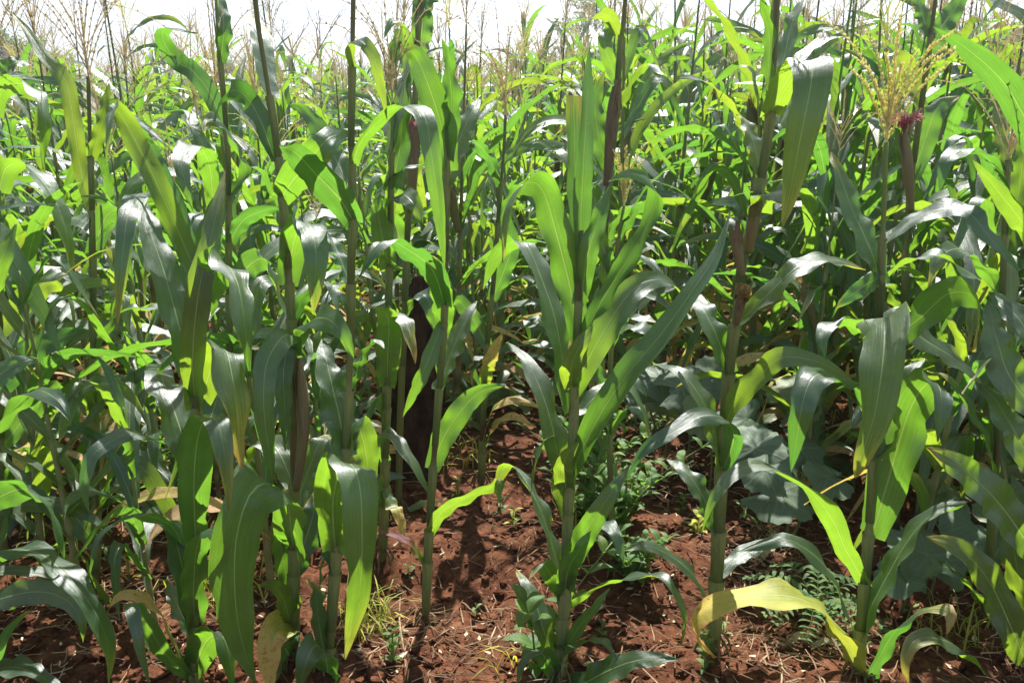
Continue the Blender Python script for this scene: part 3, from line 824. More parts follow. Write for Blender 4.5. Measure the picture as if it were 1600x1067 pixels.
hero("reddish cane standing alone in the bare soil with a small purple leaf at its foot", 1.98,
     [(664, 992), (668, 880), (675, 760), (684, 640), (690, 560), (695, 480), (697, 400), (698, 300), (700, 200), (703, 110)], 15, [
    ([(700, 268, 0), (690, 200, -.02), (668, 130, -.04), (648, 86, -.05), (630, 80, -.10)], 46, dict(wave=.05)),
    ([(695, 478, 0), (676, 422, -.05), (640, 392, -.1), (605, 376, -.15), (580, 400, -.18), (561, 434, -.19)], 42),
    ([(690, 505, 0), (676, 545, -.05), (655, 595, -.07), (629, 652, -.07)], 26),
    ([(693, 525, .02), (692, 470, 0), (681, 420, -.03), (667, 396, -.06)], 40),
    ([(677, 732, 0), (690, 690, 0), (718, 645, .0), (750, 613, .0), (790, 601, -.02)], 36),
    ([(671, 832, 0), (690, 800, -.03), (730, 777, -.05), (770, 760, -.06), (783, 750, -.08), (777, 792, -.1)], 26),
    ([(664, 880, 0), (650, 861, -.02), (632, 842, -.03), (590, 829, -.03)], 15, dict(m='leaf_red')),
    ([(699, 295, 0), (712, 235, .03), (735, 180, .06), (752, 150, .1)], 36),
    ([(699, 240, 0), (706, 170, -.02), (700, 100, -.05), (690, 60, -.08)], 34),
    ([(686, 610, 0), (702, 560, .03), (728, 500, .06), (745, 470, .1)], 38),
    ], 'stalk_red', 4)

hero("broad leafy young maize plant without tassel in the middle foreground", 1.74,
     [(878, 1000), (884, 900), (888, 790), (895, 690), (898, 600), (902, 520), (906, 430), (908, 360)], 21, [
    ([(905, 540, 0), (892, 455, 0), (868, 360, -.01), (848, 298, -.03), (826, 285, -.07), (801, 306, -.11), (790, 350, -.13), (786, 410, -.13)], 48),
    ([(889, 645, 0), (880, 570, .01), (868, 500, .03), (848, 440, .06), (822, 382, .1), (800, 384, .13), (775, 402, .14), (755, 452, .15)], 52, dict(fold=.15)),
    ([(905, 440, 0), (908, 340, 0), (912, 250, .0), (918, 150, .02), (922, 68, .04)], 34, dict(wave=.04, fold=.3)),
    ([(906, 440, .02), (900, 330, .03), (898, 240, .04), (897, 150, .05)], 36, dict(cut=True, wave=.04, fold=.2)),
    ([(905, 545, 0), (935, 480, -.03), (975, 415, -.06), (1008, 360, -.08), (1026, 310, -.09), (1012, 280, -.12), (980, 272, -.15), (950, 284, -.17)], 42),
    ([(907, 475, 0), (918, 400, -.02), (936, 340, -.02), (954, 286, .0)], 36),
    ([(890, 748, 0), (920, 680, -.04), (965, 605, -.08), (1030, 525, -.1), (1085, 450, -.1), (1122, 390, -.08), (1141, 330, -.05)], 50, dict(wave=.06)),
    ([(893, 615, 0), (915, 570, -.02), (945, 515, -.02), (980, 462, .0), (1010, 440, .03), (1045, 440, .06), (1075, 470, .08)], 46),
    ([(893, 605, -.01), (893, 572, -.04), (908, 537, -.05), (926, 508, -.04)], 38),
    ([(884, 805, 0), (874, 725, 0), (860, 655, .02), (842, 602, .05), (820, 560, .09), (793, 535, .14)], 46, dict(fold=.16)),
    ([(881, 912, 0), (865, 860, .01), (850, 810, .03), (832, 770, .06), (812, 738, .1), (790, 728, .12), (772, 772, .12)], 40, dict(wave=.2)),
    ([(883, 905, 0), (905, 850, -.03), (935, 800, -.05), (965, 755, -.05), (986, 724, -.03)], 38),
    ([(880, 938, 0), (888, 890, -.03), (904, 860, -.05), (923, 828, -.05)], 36),
    ([(874, 1052, 0), (850, 985, 0), (838, 945, .02), (822, 910, .05), (806, 890, .09)], 38, dict(wave=.2)),
    ([(875, 1030, 0), (900, 985, -.03), (930, 950, -.05), (952, 918, -.05)], 28),
    ([(879, 965, .02), (920, 926, 0), (965, 908, -.03), (1020, 898, -.07), (1052, 920, -.1), (1070, 960, -.11), (1064, 1008, -.11)], 32),
    ([(876, 1075, 0), (910, 1068, -.03), (955, 1045, -.06), (1005, 1030, -.08), (1062, 1030, -.1)], 42),
    ([(888, 770, 0), (880, 745, -.03), (884, 715, -.05), (905, 690, -.06)], 34),
    ([(897, 640, .01), (925, 640, .02), (950, 670, .0), (935, 720, -.02)], 40),
    ([(872, 1062, 0), (855, 1030, -.04), (835, 1015, -.06), (815, 1035, -.09), (806, 1075, -.1)], 30),
    ([(880, 930, .01), (862, 900, .0), (845, 880, -.02), (826, 905, -.05)], 28),
    ([(884, 880, .01), (908, 840, .02), (938, 815, .02), (962, 835, -.02), (975, 880, -.04)], 28),
    ([(890, 740, .01), (868, 700, .02), (850, 690, .0), (836, 720, -.03), (830, 770, -.04)], 26),
    ([(896, 660, .01), (930, 620, .03), (965, 600, .05), (1000, 630, .03), (1018, 690, .01)], 30),
    ([(875, 1010, .0), (905, 1005, -.04), (940, 1000, -.06), (965, 1030, -.09)], 26),
    ], 'stalk_red', 5)

hero("tall olive cane carrying a ball of yellow silk on its ear, right of the middle", 1.86,
     [(1113, 1035), (1120, 900), (1125, 790), (1130, 700), (1137, 601), (1143, 543), (1149, 502), (1157, 427), (1166, 383), (1178, 340), (1189, 282), (1198, 224), (1204, 175), (1210, 80), (1214, 0), (1216, -50)], 23, [
    ([(1203, 180, 0), (1222, 140, -.06), (1248, 102, -.12), (1268, 97, -.16), (1266, 140, -.19), (1250, 220, -.19), (1235, 300, -.18), (1222, 358, -.17)], 62, dict(wave=.04, fold=.12)),
    ([(1206, 172, .02), (1200, 120, 0), (1203, 70, -.02), (1195, 20, -.03), (1180, -25, -.05)], 36),
    ([(1182, 332, 0), (1195, 306, -.05), (1211, 303, -.1), (1224, 318, -.13)], 46, dict(base=.9)),
    ([(1148, 510, 0), (1195, 465, -.02), (1240, 422, -.03), (1275, 405, -.01), (1310, 408, .02), (1352, 422, .05)], 38),
    ([(1138, 585, 0), (1122, 530, 0), (1105, 495, .02), (1090, 470, .06), (1066, 460, .12)], 44),
    ([(1130, 668, 0), (1155, 620, -.05), (1190, 585, -.08), (1214, 562, -.1), (1245, 558, -.1), (1290, 570, -.09), (1342, 602, -.07)], 38),
    ([(1130, 735, 0), (1112, 660, 0), (1085, 605, .02), (1055, 578, .05), (1020, 568, .1)], 42),
    ([(1121, 832, 0), (1098, 775, 0), (1072, 738, .02), (1040, 717, .06)], 36),
    ([(1128, 740, 0), (1147, 682, -.06), (1128, 652, -.1), (1090, 651, -.13), (1045, 678, -.16), (1005, 705, -.17), (978, 750, -.17)], 36),
    ([(1114, 952, 0), (1085, 900, -.02), (1048, 868, -.02), (1010, 852, -.03), (970, 860, -.05)], 27, dict(wave=.2)),
    ([(1190, 280, 0), (1178, 225, .02), (1165, 190, .05), (1150, 180, .06)], 34),
    ([(1120, 905, 0), (1150, 872, .03), (1190, 852, .06), (1230, 842, .08)], 28),
    ([(1206, 150, 0), (1225, 90, .04), (1240, 30, .07), (1262, -10, .1)], 34),
    ], 'stalk_olive', 6, dict(m='tassel_dry'),
     [dict(pts=[(1150, 505, -.02), (1156, 475, -.035), (1160, 458, -.05)], w=20, m='husk_brown', silk='silk_yellow', sn=260, ball=.0155),
      dict(pts=[(1160, 430, -.01), (1152, 390, -.02), (1148, 358, -.02)], w=20, m='husk_brown'),
      dict(pts=[(1170, 395, -.01), (1176, 350, -.025), (1186, 310, -.03)], w=24, m='husk')])

hero("maize plant with a large pale yellow fresh tassel, right foreground", 1.75,
     [(1344, 1000), (1352, 900), (1360, 800), (1365, 720), (1369, 600), (1373, 500), (1378, 400), (1382, 300), (1384, 222)], 19, [
    ([(1371, 545, 0), (1378, 500, -.08), (1384, 508, -.14), (1379, 570, -.2), (1368, 640, -.22), (1351, 700, -.22), (1339, 745, -.21)], 74, dict(wave=.05, fold=.1, dy=1.2)),
    ([(1367, 645, 0), (1340, 605, -.04), (1305, 588, -.09), (1271, 588, -.13), (1254, 630, -.16), (1246, 680, -.16), (1236, 738, -.15)], 50),
    ([(1372, 525, .02), (1335, 505, -.02), (1300, 503, -.06), (1284, 530, -.09), (1291, 563, -.1)], 40),
    ([(1372, 560, 0), (1402, 525, 0), (1440, 495, -.02), (1480, 460, -.06), (1518, 461, -.11), (1531, 490, -.14), (1524, 550, -.14)], 50),
    ([(1373, 505, .03), (1405, 494, .02), (1440, 528, .0), (1490, 560, 0), (1538, 602, 0)], 42),
    ([(1363, 835, 0), (1385, 760, -.02), (1402, 700, -.03), (1420, 645, -.03), (1441, 606, -.06), (1463, 597, -.12), (1472, 630, -.16), (1466, 690, -.17)], 64, dict(fold=.14)),
    ([(1349, 985, 0), (1363, 945, -.02), (1390, 893, -.03), (1420, 842, -.03), (1460, 800, -.03), (1510, 786, -.04)], 54, dict(fold=.14)),
    ([(1342, 1060, 0), (1322, 1000, -.05), (1295, 965, -.07), (1258, 938, -.09), (1205, 929, -.11), (1150, 935, -.12), (1105, 952, -.13), (1086, 978, -.14), (1095, 1002, -.14), (1118, 1027, -.14)], 58, dict(m='leaf_yellow', wave=.3, dy=1.0)),
    ([(1344, 1085, 0), (1372, 1030, -.03), (1400, 985, -.05), (1435, 957, -.07), (1470, 949, -.1), (1486, 962, -.12), (1478, 995, -.13)], 46, dict(m='leaf_browning')),
    ([(1344, 1015, .03), (1322, 950, .04), (1300, 900, .04), (1270, 865, .04), (1230, 842, .04), (1195, 850, .04), (1150, 862, .05)], 36),
    ([(1377, 445, 0), (1360, 390, .01), (1335, 335, .04), (1312, 275, .07), (1299, 238, .1)], 44, dict(fold=.14)),
    ([(1382, 378, 0), (1425, 345, -.01), (1475, 327, -.03), (1515, 334, -.06), (1550, 375, -.08), (1590, 422, -.08)], 42),
    ([(1378, 445, .02), (1410, 415, .02), (1460, 399, .0), (1510, 424, -.03), (1560, 458, -.05), (1612, 492, -.06)], 48),
    ([(1377, 432, 0), (1345, 450, -.04), (1305, 482, -.06)], 30),
    ([(1352, 912, 0), (1322, 860, -.05), (1300, 810, -.08), (1265, 765, -.1), (1225, 738, -.1), (1185, 726, -.11), (1145, 740, -.14), (1118, 775, -.16), (1097, 832, -.16)], 42, dict(th=(0, -20))),
    ([(1366, 690, 0), (1390, 640, .05), (1425, 580, .08), (1445, 560, .1)], 44),
    ([(1368, 720, -.01), (1400, 690, -.04), (1402, 650, -.05), (1380, 615, -.05)], 40),
    ], 'stalk_green', 7, dict(m='tassel_fresh', L=.23, nb=12, spread=.8, spik=36, rad=.0013, size=.0066, droop=.05))

hero("maize plant cut by the right edge with large dark arching leaves over the log", 1.85,
     [(1608, 1060), (1618, 900), (1626, 700), (1632, 500), (1636, 350)], 21, [
    ([(1606, 1042, 0), (1580, 980, -.02), (1550, 915, -.03), (1515, 870, -.05), (1480, 848, -.07), (1448, 838, -.09)], 52, dict(fold=.14)),
    ([(1622, 645, 0), (1580, 592, 0), (1556, 525, .02), (1544, 470, .06)], 60),
    ([(1622, 742, 0), (1590, 682, 0), (1556, 626, .02), (1528, 594, .05)], 54),
    ([(1616, 865, 0), (1572, 800, -.02), (1532, 756, -.03), (1490, 724, -.04), (1448, 698, -.05)], 56, dict(fold=.14)),
    ([(1638, 275, 0), (1605, 192, -.02), (1565, 126, -.03), (1510, 76, -.03), (1458, 42, -.02)], 50, dict(wave=.04, dy=.5)),
    ([(1634, 400, 0), (1600, 350, -.04), (1560, 300, -.05), (1520, 250, -.05)], 36),
    ([(1600, 1085, 0), (1530, 1040, -.03), (1490, 1006, -.05), (1450, 995, -.07), (1425, 1005, -.09), (1414, 1040, -.1), (1420, 1072, -.1)], 36, dict(m='leaf_browning')),
    ([(1612, 960, 0), (1590, 890, 0), (1585, 830, .03), (1605, 790, .06)], 46),
    ([(1628, 560, 0), (1600, 510, .03), (1575, 480, .06), (1545, 455, .1)], 46),
    ], 'stalk_green', 8)

hero("maize plant behind the right foreground with two broad dark drooping leaves", 2.02,
     [(1536, 1000), (1545, 900), (1552, 790), (1558, 700), (1562, 600), (1566, 480), (1570, 360), (1574, 250)], 17, [
    ([(1556, 795, 0), (1545, 700, 0), (1515, 640, .01), (1480, 592, .03), (1448, 580, .05)], 50),
    ([(1548, 880, 0), (1575, 830, .02), (1590, 780, .04), (1580, 740, .08)], 40),
    ([(1562, 600, 0), (1590, 540, .0), (1610, 500, 0), (1630, 520, -.03), (1640, 580, -.05)], 44),
    ([(1566, 480, 0), (1540, 420, -.02), (1505, 390, -.05), (1470, 400, -.08), (1450, 450, -.1)], 40),
    ([(1570, 370, 0), (1590, 310, .0), (1600, 240, 0), (1615, 180, .02)], 36),
    ([(1572, 300, 0), (1545, 250, -.02), (1510, 232, -.04), (1480, 250, -.07), (1468, 300, -.08)], 34),
    ([(1541, 950, 0), (1505, 900, -.02), (1470, 885, -.04), (1440, 905, -.06)], 34),
    ([(1573, 270, 0), (1562, 200, .03), (1555, 150, .06)], 30),
    ], 'stalk_red', 9, dict(m='tassel_dry', spik=18))

hero("maize plant cut by the left edge with wavy grey green leaves sweeping over the soil", 1.66,
     [(-45, 1060), (-50, 900), (-55, 700), (-60, 500), (-62, 380)], 22, [
    ([(-50, 895, 0), (0, 862, -.01), (60, 864, -.03), (110, 904, -.07), (150, 958, -.1), (170, 1015, -.11), (170, 1078, -.11)], 56, dict(wave=.24, fold=.12)),
    ([(-48, 960, 0), (0, 936, -.02), (60, 924, -.04), (105, 938, -.07), (125, 968, -.09), (130, 1003, -.09)], 38, dict(wave=.2)),
    ([(-46, 1070, 0), (0, 1044, -.03), (45, 1047, -.06), (102, 1082, -.08)], 52),
    ([(-46, 1040, 0), (-10, 1030, -.06), (10, 988, -.08), (35, 962, -.09), (52, 954, -.1)], 20),
    ([(-52, 820, 0), (-20, 792, .02), (8, 772, .02), (42, 764, .0), (76, 788, -.04), (92, 830, -.06), (98, 872, -.06)], 44),
    ([(-55, 720, 0), (-20, 680, .0), (20, 640, 0), (55, 610, 0), (90, 625, -.04), (112, 660, -.06)], 44),
    ([(-60, 560, 0), (-30, 470, 0), (0, 410, 0), (25, 350, .03)], 46),
    ([(-58, 640, 0), (-20, 600, .02), (25, 570, .04), (60, 560, .05)], 40),
    ], 'stalk_green', 10)

hero("maize plant at the left edge with a drooping lime leaf near its top", 2.35,
     [(5, 870), (2, 700), (0, 500), (-4, 330), (-6, 200), (-6, 110)], 16, [
    ([(-2, 300, 0), (10, 262, 0), (40, 258, -.03), (75, 294, -.06), (97, 340, -.08), (108, 390, -.09), (112, 435, -.09)], 46),
    ([(-5, 180, 0), (0, 142, -.02), (28, 131, -.04), (55, 142, -.08), (70, 182, -.11), (70, 225, -.11), (68, 265, -.11)], 38),
    ([(-6, 120, 0), (20, 100, .0), (50, 100, .02)], 30),
    ([(0, 430, 0), (50, 360, .0), (100, 340, 0), (132, 346, -.03), (160, 370, -.06), (176, 410, -.07)], 42),
    ([(0, 520, 0), (40, 470, 0), (80, 440, 0), (110, 470, -.05), (118, 520, -.06)], 38),
    ([(1, 610, 0), (40, 560, .0), (90, 530, 0), (140, 515, 0)], 42),
    ([(2, 700, 0), (50, 640, .0), (90, 610, 0), (120, 630, -.05), (108, 690, -.08)], 36),
    ([(-3, 360, 0), (-20, 300, .02), (-40, 260, .03)], 40),
    ([(3, 770, 0), (30, 730, .0), (60, 700, 0), (90, 720, -.05)], 34),
    ], 'stalk_green', 11, dict(m='tassel_dry', spik=20))

hero("maize plant with pointed leaves and a dry tassel just left of the bright front plant", 2.25,
     [(150, 900), (150, 780), (148, 640), (146, 480), (144, 330), (140, 200), (138, 120)], 15, [
    ([(143, 330, 0), (125, 260, 0), (112, 170, 0), (100, 122, 0), (66, 85, .0), (40, 45, .02), (4, 8, .03)], 26),
    ([(148, 560, 0), (175, 500, 0), (210, 482, 0), (255, 480, .02), (290, 470, .04)], 42),
    ([(148, 640, 0), (165, 590, -.02), (200, 588, -.05), (232, 592, -.06), (262, 600, -.06)], 34),
    ([(149, 660, 0), (130, 600, -.04), (112, 628, -.08), (92, 692, -.1)], 32),
    ([(147, 500, 0), (120, 430, 0), (80, 430, -.04), (40, 448, -.06)], 34),
    ([(150, 800, 0), (180, 730, .0), (220, 715, 0), (262, 748, -.04), (272, 770, -.05)], 38),
    ([(145, 400, 0), (165, 340, 0), (190, 330, -.02), (210, 360, -.06), (222, 420, -.08)], 34),
    ([(150, 850, 0), (110, 800, 0), (70, 790, -.04), (50, 830, -.07)], 36),
    ([(142, 250, 0), (160, 190, 0), (170, 130, .02)], 26),
    ], 'stalk_olive', 12, dict(m='tassel_dry', spik=20, spread=1.0))

hero("slender green cane wrapped by a folded bright leaf in front of the dark mound", 2.32,
     [(598, 880), (602, 712), (605, 595), (607, 480), (610, 350), (612, 240), (614, 160)], 16, [
    ([(605, 602, 0), (606, 550, -.03), (607, 500, -.05), (591, 481, -.08), (563, 477, -.11)], 42),
    ([(606, 545, .05), (611, 502, .02), (625, 489, -.03), (640, 520, -.08), (648, 568, -.1)], 36, dict(m='leaf_browning')),
    ([(603, 722, 0), (590, 684, -.02), (606, 678, -.06), (632, 704, -.1), (655, 740, -.12), (673, 778, -.12)], 26),
    ([(604, 640, 0), (590, 620, 0), (578, 640, -.04), (572, 680, -.06)], 30),
    ([(609, 380, 0), (604, 330, 0), (625, 304, -.03), (646, 318, -.07), (661, 352, -.09)], 38),
    ([(610, 355, 0), (585, 318, 0), (600, 285, .0), (625, 266, .0), (665, 255, .0)], 27),
    ([(611, 300, 0), (625, 230, 0), (630, 160, .03), (640, 110, .06)], 36),
    ([(612, 240, 0), (628, 150, .02), (640, 70, .05), (615, 30, .0), (600, 60, -.04)], 36),
    ([(601, 760, 0), (612, 790, -.03), (622, 800, -.05), (634, 850, -.06)], 22, dict(m='leaf_old')),
    ([(608, 420, 0), (600, 380, -.03), (590, 330, -.04), (596, 300, -.04)], 42),
    ([(600, 790, 0), (590, 770, -.03), (597, 740, -.04)], 22),
    ], 'stalk_green', 13, dict(m='tassel_dry', spik=18))

hero("thin reddish cane with a half yellow leaf behind the open soil patch", 2.86,
     [(752, 765), (755, 650), (760, 560), (770, 450), (778, 350), (786, 250), (790, 180)], 12, [
    ([(757, 600, 0), (762, 575, -.04), (770, 550, -.06), (785, 520, -.08)], 26, dict(m='leaf_old')),
    ([(754, 690, 0), (770, 640, -.03), (800, 625, -.05), (832, 632, -.08), (850, 640, -.1)], 15, dict(m='leaf_old')),
    ([(754, 710, 0), (772, 665, -.03), (800, 650, -.05), (838, 668, -.08)], 15, dict(m='leaf_old')),
    ([(762, 540, 0), (740, 500, .0), (715, 470, 0), (700, 490, -.04)], 26),
    ([(768, 470, 0), (785, 430, 0), (800, 380, 0), (790, 330, .0)], 30),
    ([(775, 390, 0), (755, 340, 0), (760, 290, .0), (790, 240, .03)], 34),
    ([(783, 290, 0), (760, 240, 0), (735, 220, -.03), (715, 240, -.06)], 28),
    ([(778, 350, 0), (802, 300, 0), (825, 290, -.02), (838, 330, -.05)], 26),
    ], 'stalk_red', 14, dict(m='tassel_dry', spik=16))

hero("maize plant with pink silk on its ear behind the fresh yellow tassel", 2.55,
     [(1400, 800), (1404, 640), (1412, 480), (1420, 330), (1432, 220), (1446, 120), (1462, 0), (1468, -40)], 15, [
    ([(1425, 280, 0), (1445, 220, 0), (1465, 170, 0), (1500, 150, .02)], 36),
    ([(1450, 90, 0), (1470, 45, 0), (1495, 10, .02), (1515, -30, .03)], 34),
    ([(1416, 400, 0), (1440, 350, .0), (1470, 330, 0), (1500, 350, -.05)], 30),
    ([(1410, 500, 0), (1390, 450, 0), (1365, 440, -.03), (1345, 470, -.06)], 30),
    ([(1440, 170, 0), (1420, 110, .02), (1400, 90, .0), (1380, 120, -.03)], 28),
    ([(1405, 600, 0), (1430, 560, 0), (1455, 550, -.02), (1475, 590, -.05)], 30),
    ([(1402, 700, 0), (1380, 650, 0), (1350, 640, -.02), (1330, 670, -.05)], 30),
    ([(1455, 60, 0), (1440, 20, .02), (1430, -30, .04)], 28),
    ], 'stalk_olive', 15, dict(m='tassel_dry', spik=16),
     [dict(pts=[(1424, 330, -.01), (1418, 260, -.03), (1413, 205, -.03)], w=20, m='husk_brown', silk='silk_red', sl=.07, sn=220)])

hero("stout cane with a broken brown husk top, behind the upright leaves in the middle", 2.6,
     [(930, 800), (935, 640), (940, 500), (945, 380), (953, 270), (961, 180), (968, 90), (977, 0), (982, -60)], 17, [
    ([(953, 270, 0), (938, 225, 0), (930, 160, .02), (945, 110, .04)], 30),
    ([(965, 130, 0), (945, 70, 0), (955, 40, .02), (940, 35, -.03)], 26),
    ([(960, 190, 0), (985, 130, .0), (1010, 100, 0), (1040, 120, -.04)], 30),
    ([(945, 380, 0), (975, 330, 0), (1010, 320, -.02), (1050, 350, -.06)], 32),
    ([(942, 460, 0), (970, 410, 0), (1005, 400, -.02), (1035, 430, -.06)], 32),
    ([(938, 560, 0), (965, 520, 0), (1000, 510, -.03), (1030, 540, -.06)], 30),
    ([(972, 60, 0), (950, 25, -.02), (925, 28, -.04), (903, 70, -.07)], 24),
    ([(934, 650, 0), (960, 600, 0), (985, 590, -.03), (1010, 620, -.06)], 28),
    ], 'stalk_olive', 16, dict(m='tassel_dry', spik=16),
     [dict(pts=[(948, 290, -.01), (955, 210, -.03), (960, 135, -.03)], w=24, m='husk_brown')])

hero("smaller maize plant with a pale upright tassel beside the broad leafy middle plant", 2.3,
     [(955, 790), (952, 660), (955, 540), (960, 440), (968, 360), (975, 322)], 12, [
    ([(958, 470, 0), (945, 430, 0), (950, 390, .0), (970, 370, .0)], 26),
    ([(962, 420, 0), (985, 385, 0), (1010, 380, -.02), (1030, 400, -.05)], 26),
    ([(966, 375, 0), (990, 335, 0), (1012, 318, 0), (1040, 330, -.03)], 32),
    ([(955, 540, 0), (980, 500, 0), (1000, 495, -.02), (1030, 505, -.04)], 26),
    ([(953, 620, 0), (930, 580, 0), (915, 600, -.04), (905, 650, -.06)], 24),
    ([(953, 680, 0), (975, 640, 0), (1000, 640, -.03), (1015, 670, -.05)], 26),
    ([(962, 430, 0), (940, 380, 0), (925, 330, .0), (928, 290, .0)], 28),
    ], 'stalk_green', 17, dict(m='tassel_fresh', L=.15, nb=9, spread=.4, spik=26, size=.006, droop=0))

hero("maize plant with red silk and a grey husk left of the long hanging lime leaf", 2.7,
     [(622, 800), (626, 640), (632, 480), (638, 340), (644, 230), (650, 130), (654, 40), (656, -40)], 15, [
    ([(650, 130, 0), (640, 90, 0), (622, 60, .02), (610, 100, -.02), (604, 150, -.05)], 34),
    ([(640, 300, 0), (655, 250, 0), (680, 230, -.02), (705, 260, -.06)], 30),
    ([(652, 90, 0), (660, 40, 0), (655, 0, .02), (640, -20, .03)], 36),
    ([(635, 400, 0), (615, 350, 0), (595, 345, -.02), (580, 380, -.05)], 32),
    ([(645, 200, 0), (670, 150, .02), (690, 110, .04)], 30),
    ([(630, 500, 0), (650, 460, 0), (670, 470, -.03), (680, 520, -.05)], 30),
    ([(655, 30, 0), (675, -10, .02), (690, -40, .03)], 28),
    ], 'stalk_olive', 18, dict(m='tassel_dry', spik=16),
     [dict(pts=[(642, 330, -.01), (645, 260, -.03), (646, 205, -.03)], w=22, m='husk_brown', silk='silk_red', sl=.05, sn=70)])

hero("maize plant whose dark cane stands behind the bright backlit leaf, leaves folded left", 2.1,
     [(365, 900), (362, 760), (360, 600), (358, 470), (357, 380), (357, 270), (352, 180), (342, 70), (338, 0)], 14, [
    ([(357, 310, 0), (385, 268, -.02), (366, 225, -.05), (345, 190, -.08), (322, 190, -.12), (318, 208, -.14)], 36),
    ([(357, 330, 0), (330, 260, 0), (310, 210, 0), (290, 175, .03), (262, 175, .02)], 28),
    ([(354, 210, 0), (330, 150, 0), (300, 110, .0), (275, 95, .02), (254, 60, .0), (262, 45, -.02), (310, 52, -.05)], 30),
    ([(358, 460, 0), (385, 420, 0), (410, 405, -.02), (430, 430, -.05), (438, 470, -.06)], 38),
    ([(357, 380, 0), (380, 345, .0), (410, 330, 0), (440, 325, 0)], 30),
    ([(345, 100, 0), (350, 40, .0), (342, 0, .02), (330, -30, .03)], 26),
    ([(360, 560, 0), (390, 500, .02), (400, 470, .04), (405, 440, .06)], 40),
    ([(362, 700, 0), (390, 660, .0), (405, 640, .03)], 36),
    ], 'stalk_green', 19, dict(m='tassel_dry', L=.3, spik=24, spread=.9))

# ------------------------------------------------------------------ the field behind
def field_positions():
    r = random.Random(42); out = []
    y = 2.15
    row = 0
    while y < 60:
        step = 0.27 if y < 9 else 0.42 if y < 16 else 0.62 if y < 26 else 1.1
        half = 0.66 * y + 2.2
        x = -half + r.uniform(0, step)
        while x < half:
            px, py = x + r.uniform(-.13, .13), y + r.uniform(-.16, .16)
            out.append((px, py, row))
            x += step * r.uniform(.8, 1.25)
        y += (0.40 if y < 9 else 0.58 if y < 16 else 0.9 if y < 26 else 1.6)
        row += 1
    return out

def keep_clear(x, y):
    """the open patch of soil, and room round the front plants"""
    p = project((x, y, 0.0))
    if p is None: return False
    px = p[0]
    if 0 < px < 1600 and y < 2.4: return True
    if 560 < px < 1090 and y < 3.25: return True
    if 1050 < px < 1320 and y < 2.75: return True
    if 1320 <= px < 1500 and y < 2.6: return True
    if 230 < px <= 560 and y < 2.45: return True
    return False

ORD = ["first", "second", "third", "fourth", "fifth", "sixth", "seventh", "eighth", "ninth", "tenth", "eleventh", "twelfth", "thirteenth",
       "fourteenth", "fifteenth", "sixteenth", "seventeenth", "eighteenth", "nineteenth", "twentieth"]
def ordinal(i):
    return ORD[i] if i < 20 else {2: "twenty", 3: "thirty", 4: "forty"}[(i + 1) // 10] + "-" + ORD[(i + 1) % 10 - 1] if (i + 1) % 10 else {3: "thirtieth", 4: "fortieth", 5: "fiftieth"}[(i + 1) // 10]
cells = [c for c in field_positions() if not keep_clear(c[0], c[1])]
def seen(c):
    p = project((c[0], c[1], 1.1))
    return p is not None and -60 < p[0] < 1660
inview = sorted([c for c in cells if seen(c)], key=lambda c: c[1])
single, rest = inview[:275], inview[275:] + [c for c in cells if not seen(c)]
rows = {}
for c in single: rows.setdefault(c[2], []).append(c)
for ri, rk in enumerate(sorted(rows)):
    cs = sorted(rows[rk], key=lambda c: project((c[0], c[1], 1.1))[0])
    for i, c in enumerate(cs):
        k = rng.randrange(len(KINDS)); _, H, ta, ea = KINDS[k]
        px = project((c[0], c[1], 1.1))[0]
        look = ("brown-tasselled" if ta == 1 else "pale-tasselled" if ta == 2 else "tasselless") + (" eared" if ea else "") + (" short" if H < 1.22 else " tall" if H > 1.45 else "")
        lab = "%s maize plant, %s from the left in the %s row back" % (look, ordinal(i), ordinal(ri))
        grp = "maize plants standing in rows behind the front plants"
        s = rng.uniform(.80, 1.20) * (1.13 if px > 850 else 0.95)
        s *= 0.80 if c[1] < 3.2 else 0.94
        place_kind(k, (c[0], c[1], gz(c[0], c[1])), rng.uniform(0, 6.28), s, lab, grp)

for k, px, Y, s_, lab in ((7, 205, 1.98, .62, "short maize sucker on the soil just left of the bright front plant"),
                          (4, 92, 2.05, .85, "short tasselless maize plant on the soil near the left edge"),
                          (9, 405, 2.2, .90, "maize plant squeezed between the bright front plant and the tall bare cane"),
                          (4, 1455, 2.25, .95, "short tasselless maize plant behind the right foreground, beside the log"),
                          (11, 1262, 2.7, .85, "short eared maize plant rising out of the pumpkin leaves"),
                          (7, 30, 2.2, .95, "small leafy maize plant cut by the left edge below the grey green leaves")):
    p = at(px, 700, Y)
    place_kind(k, (p[0], Y, gz(p[0], Y)), rng.uniform(0, 6.28), s_, lab, None)

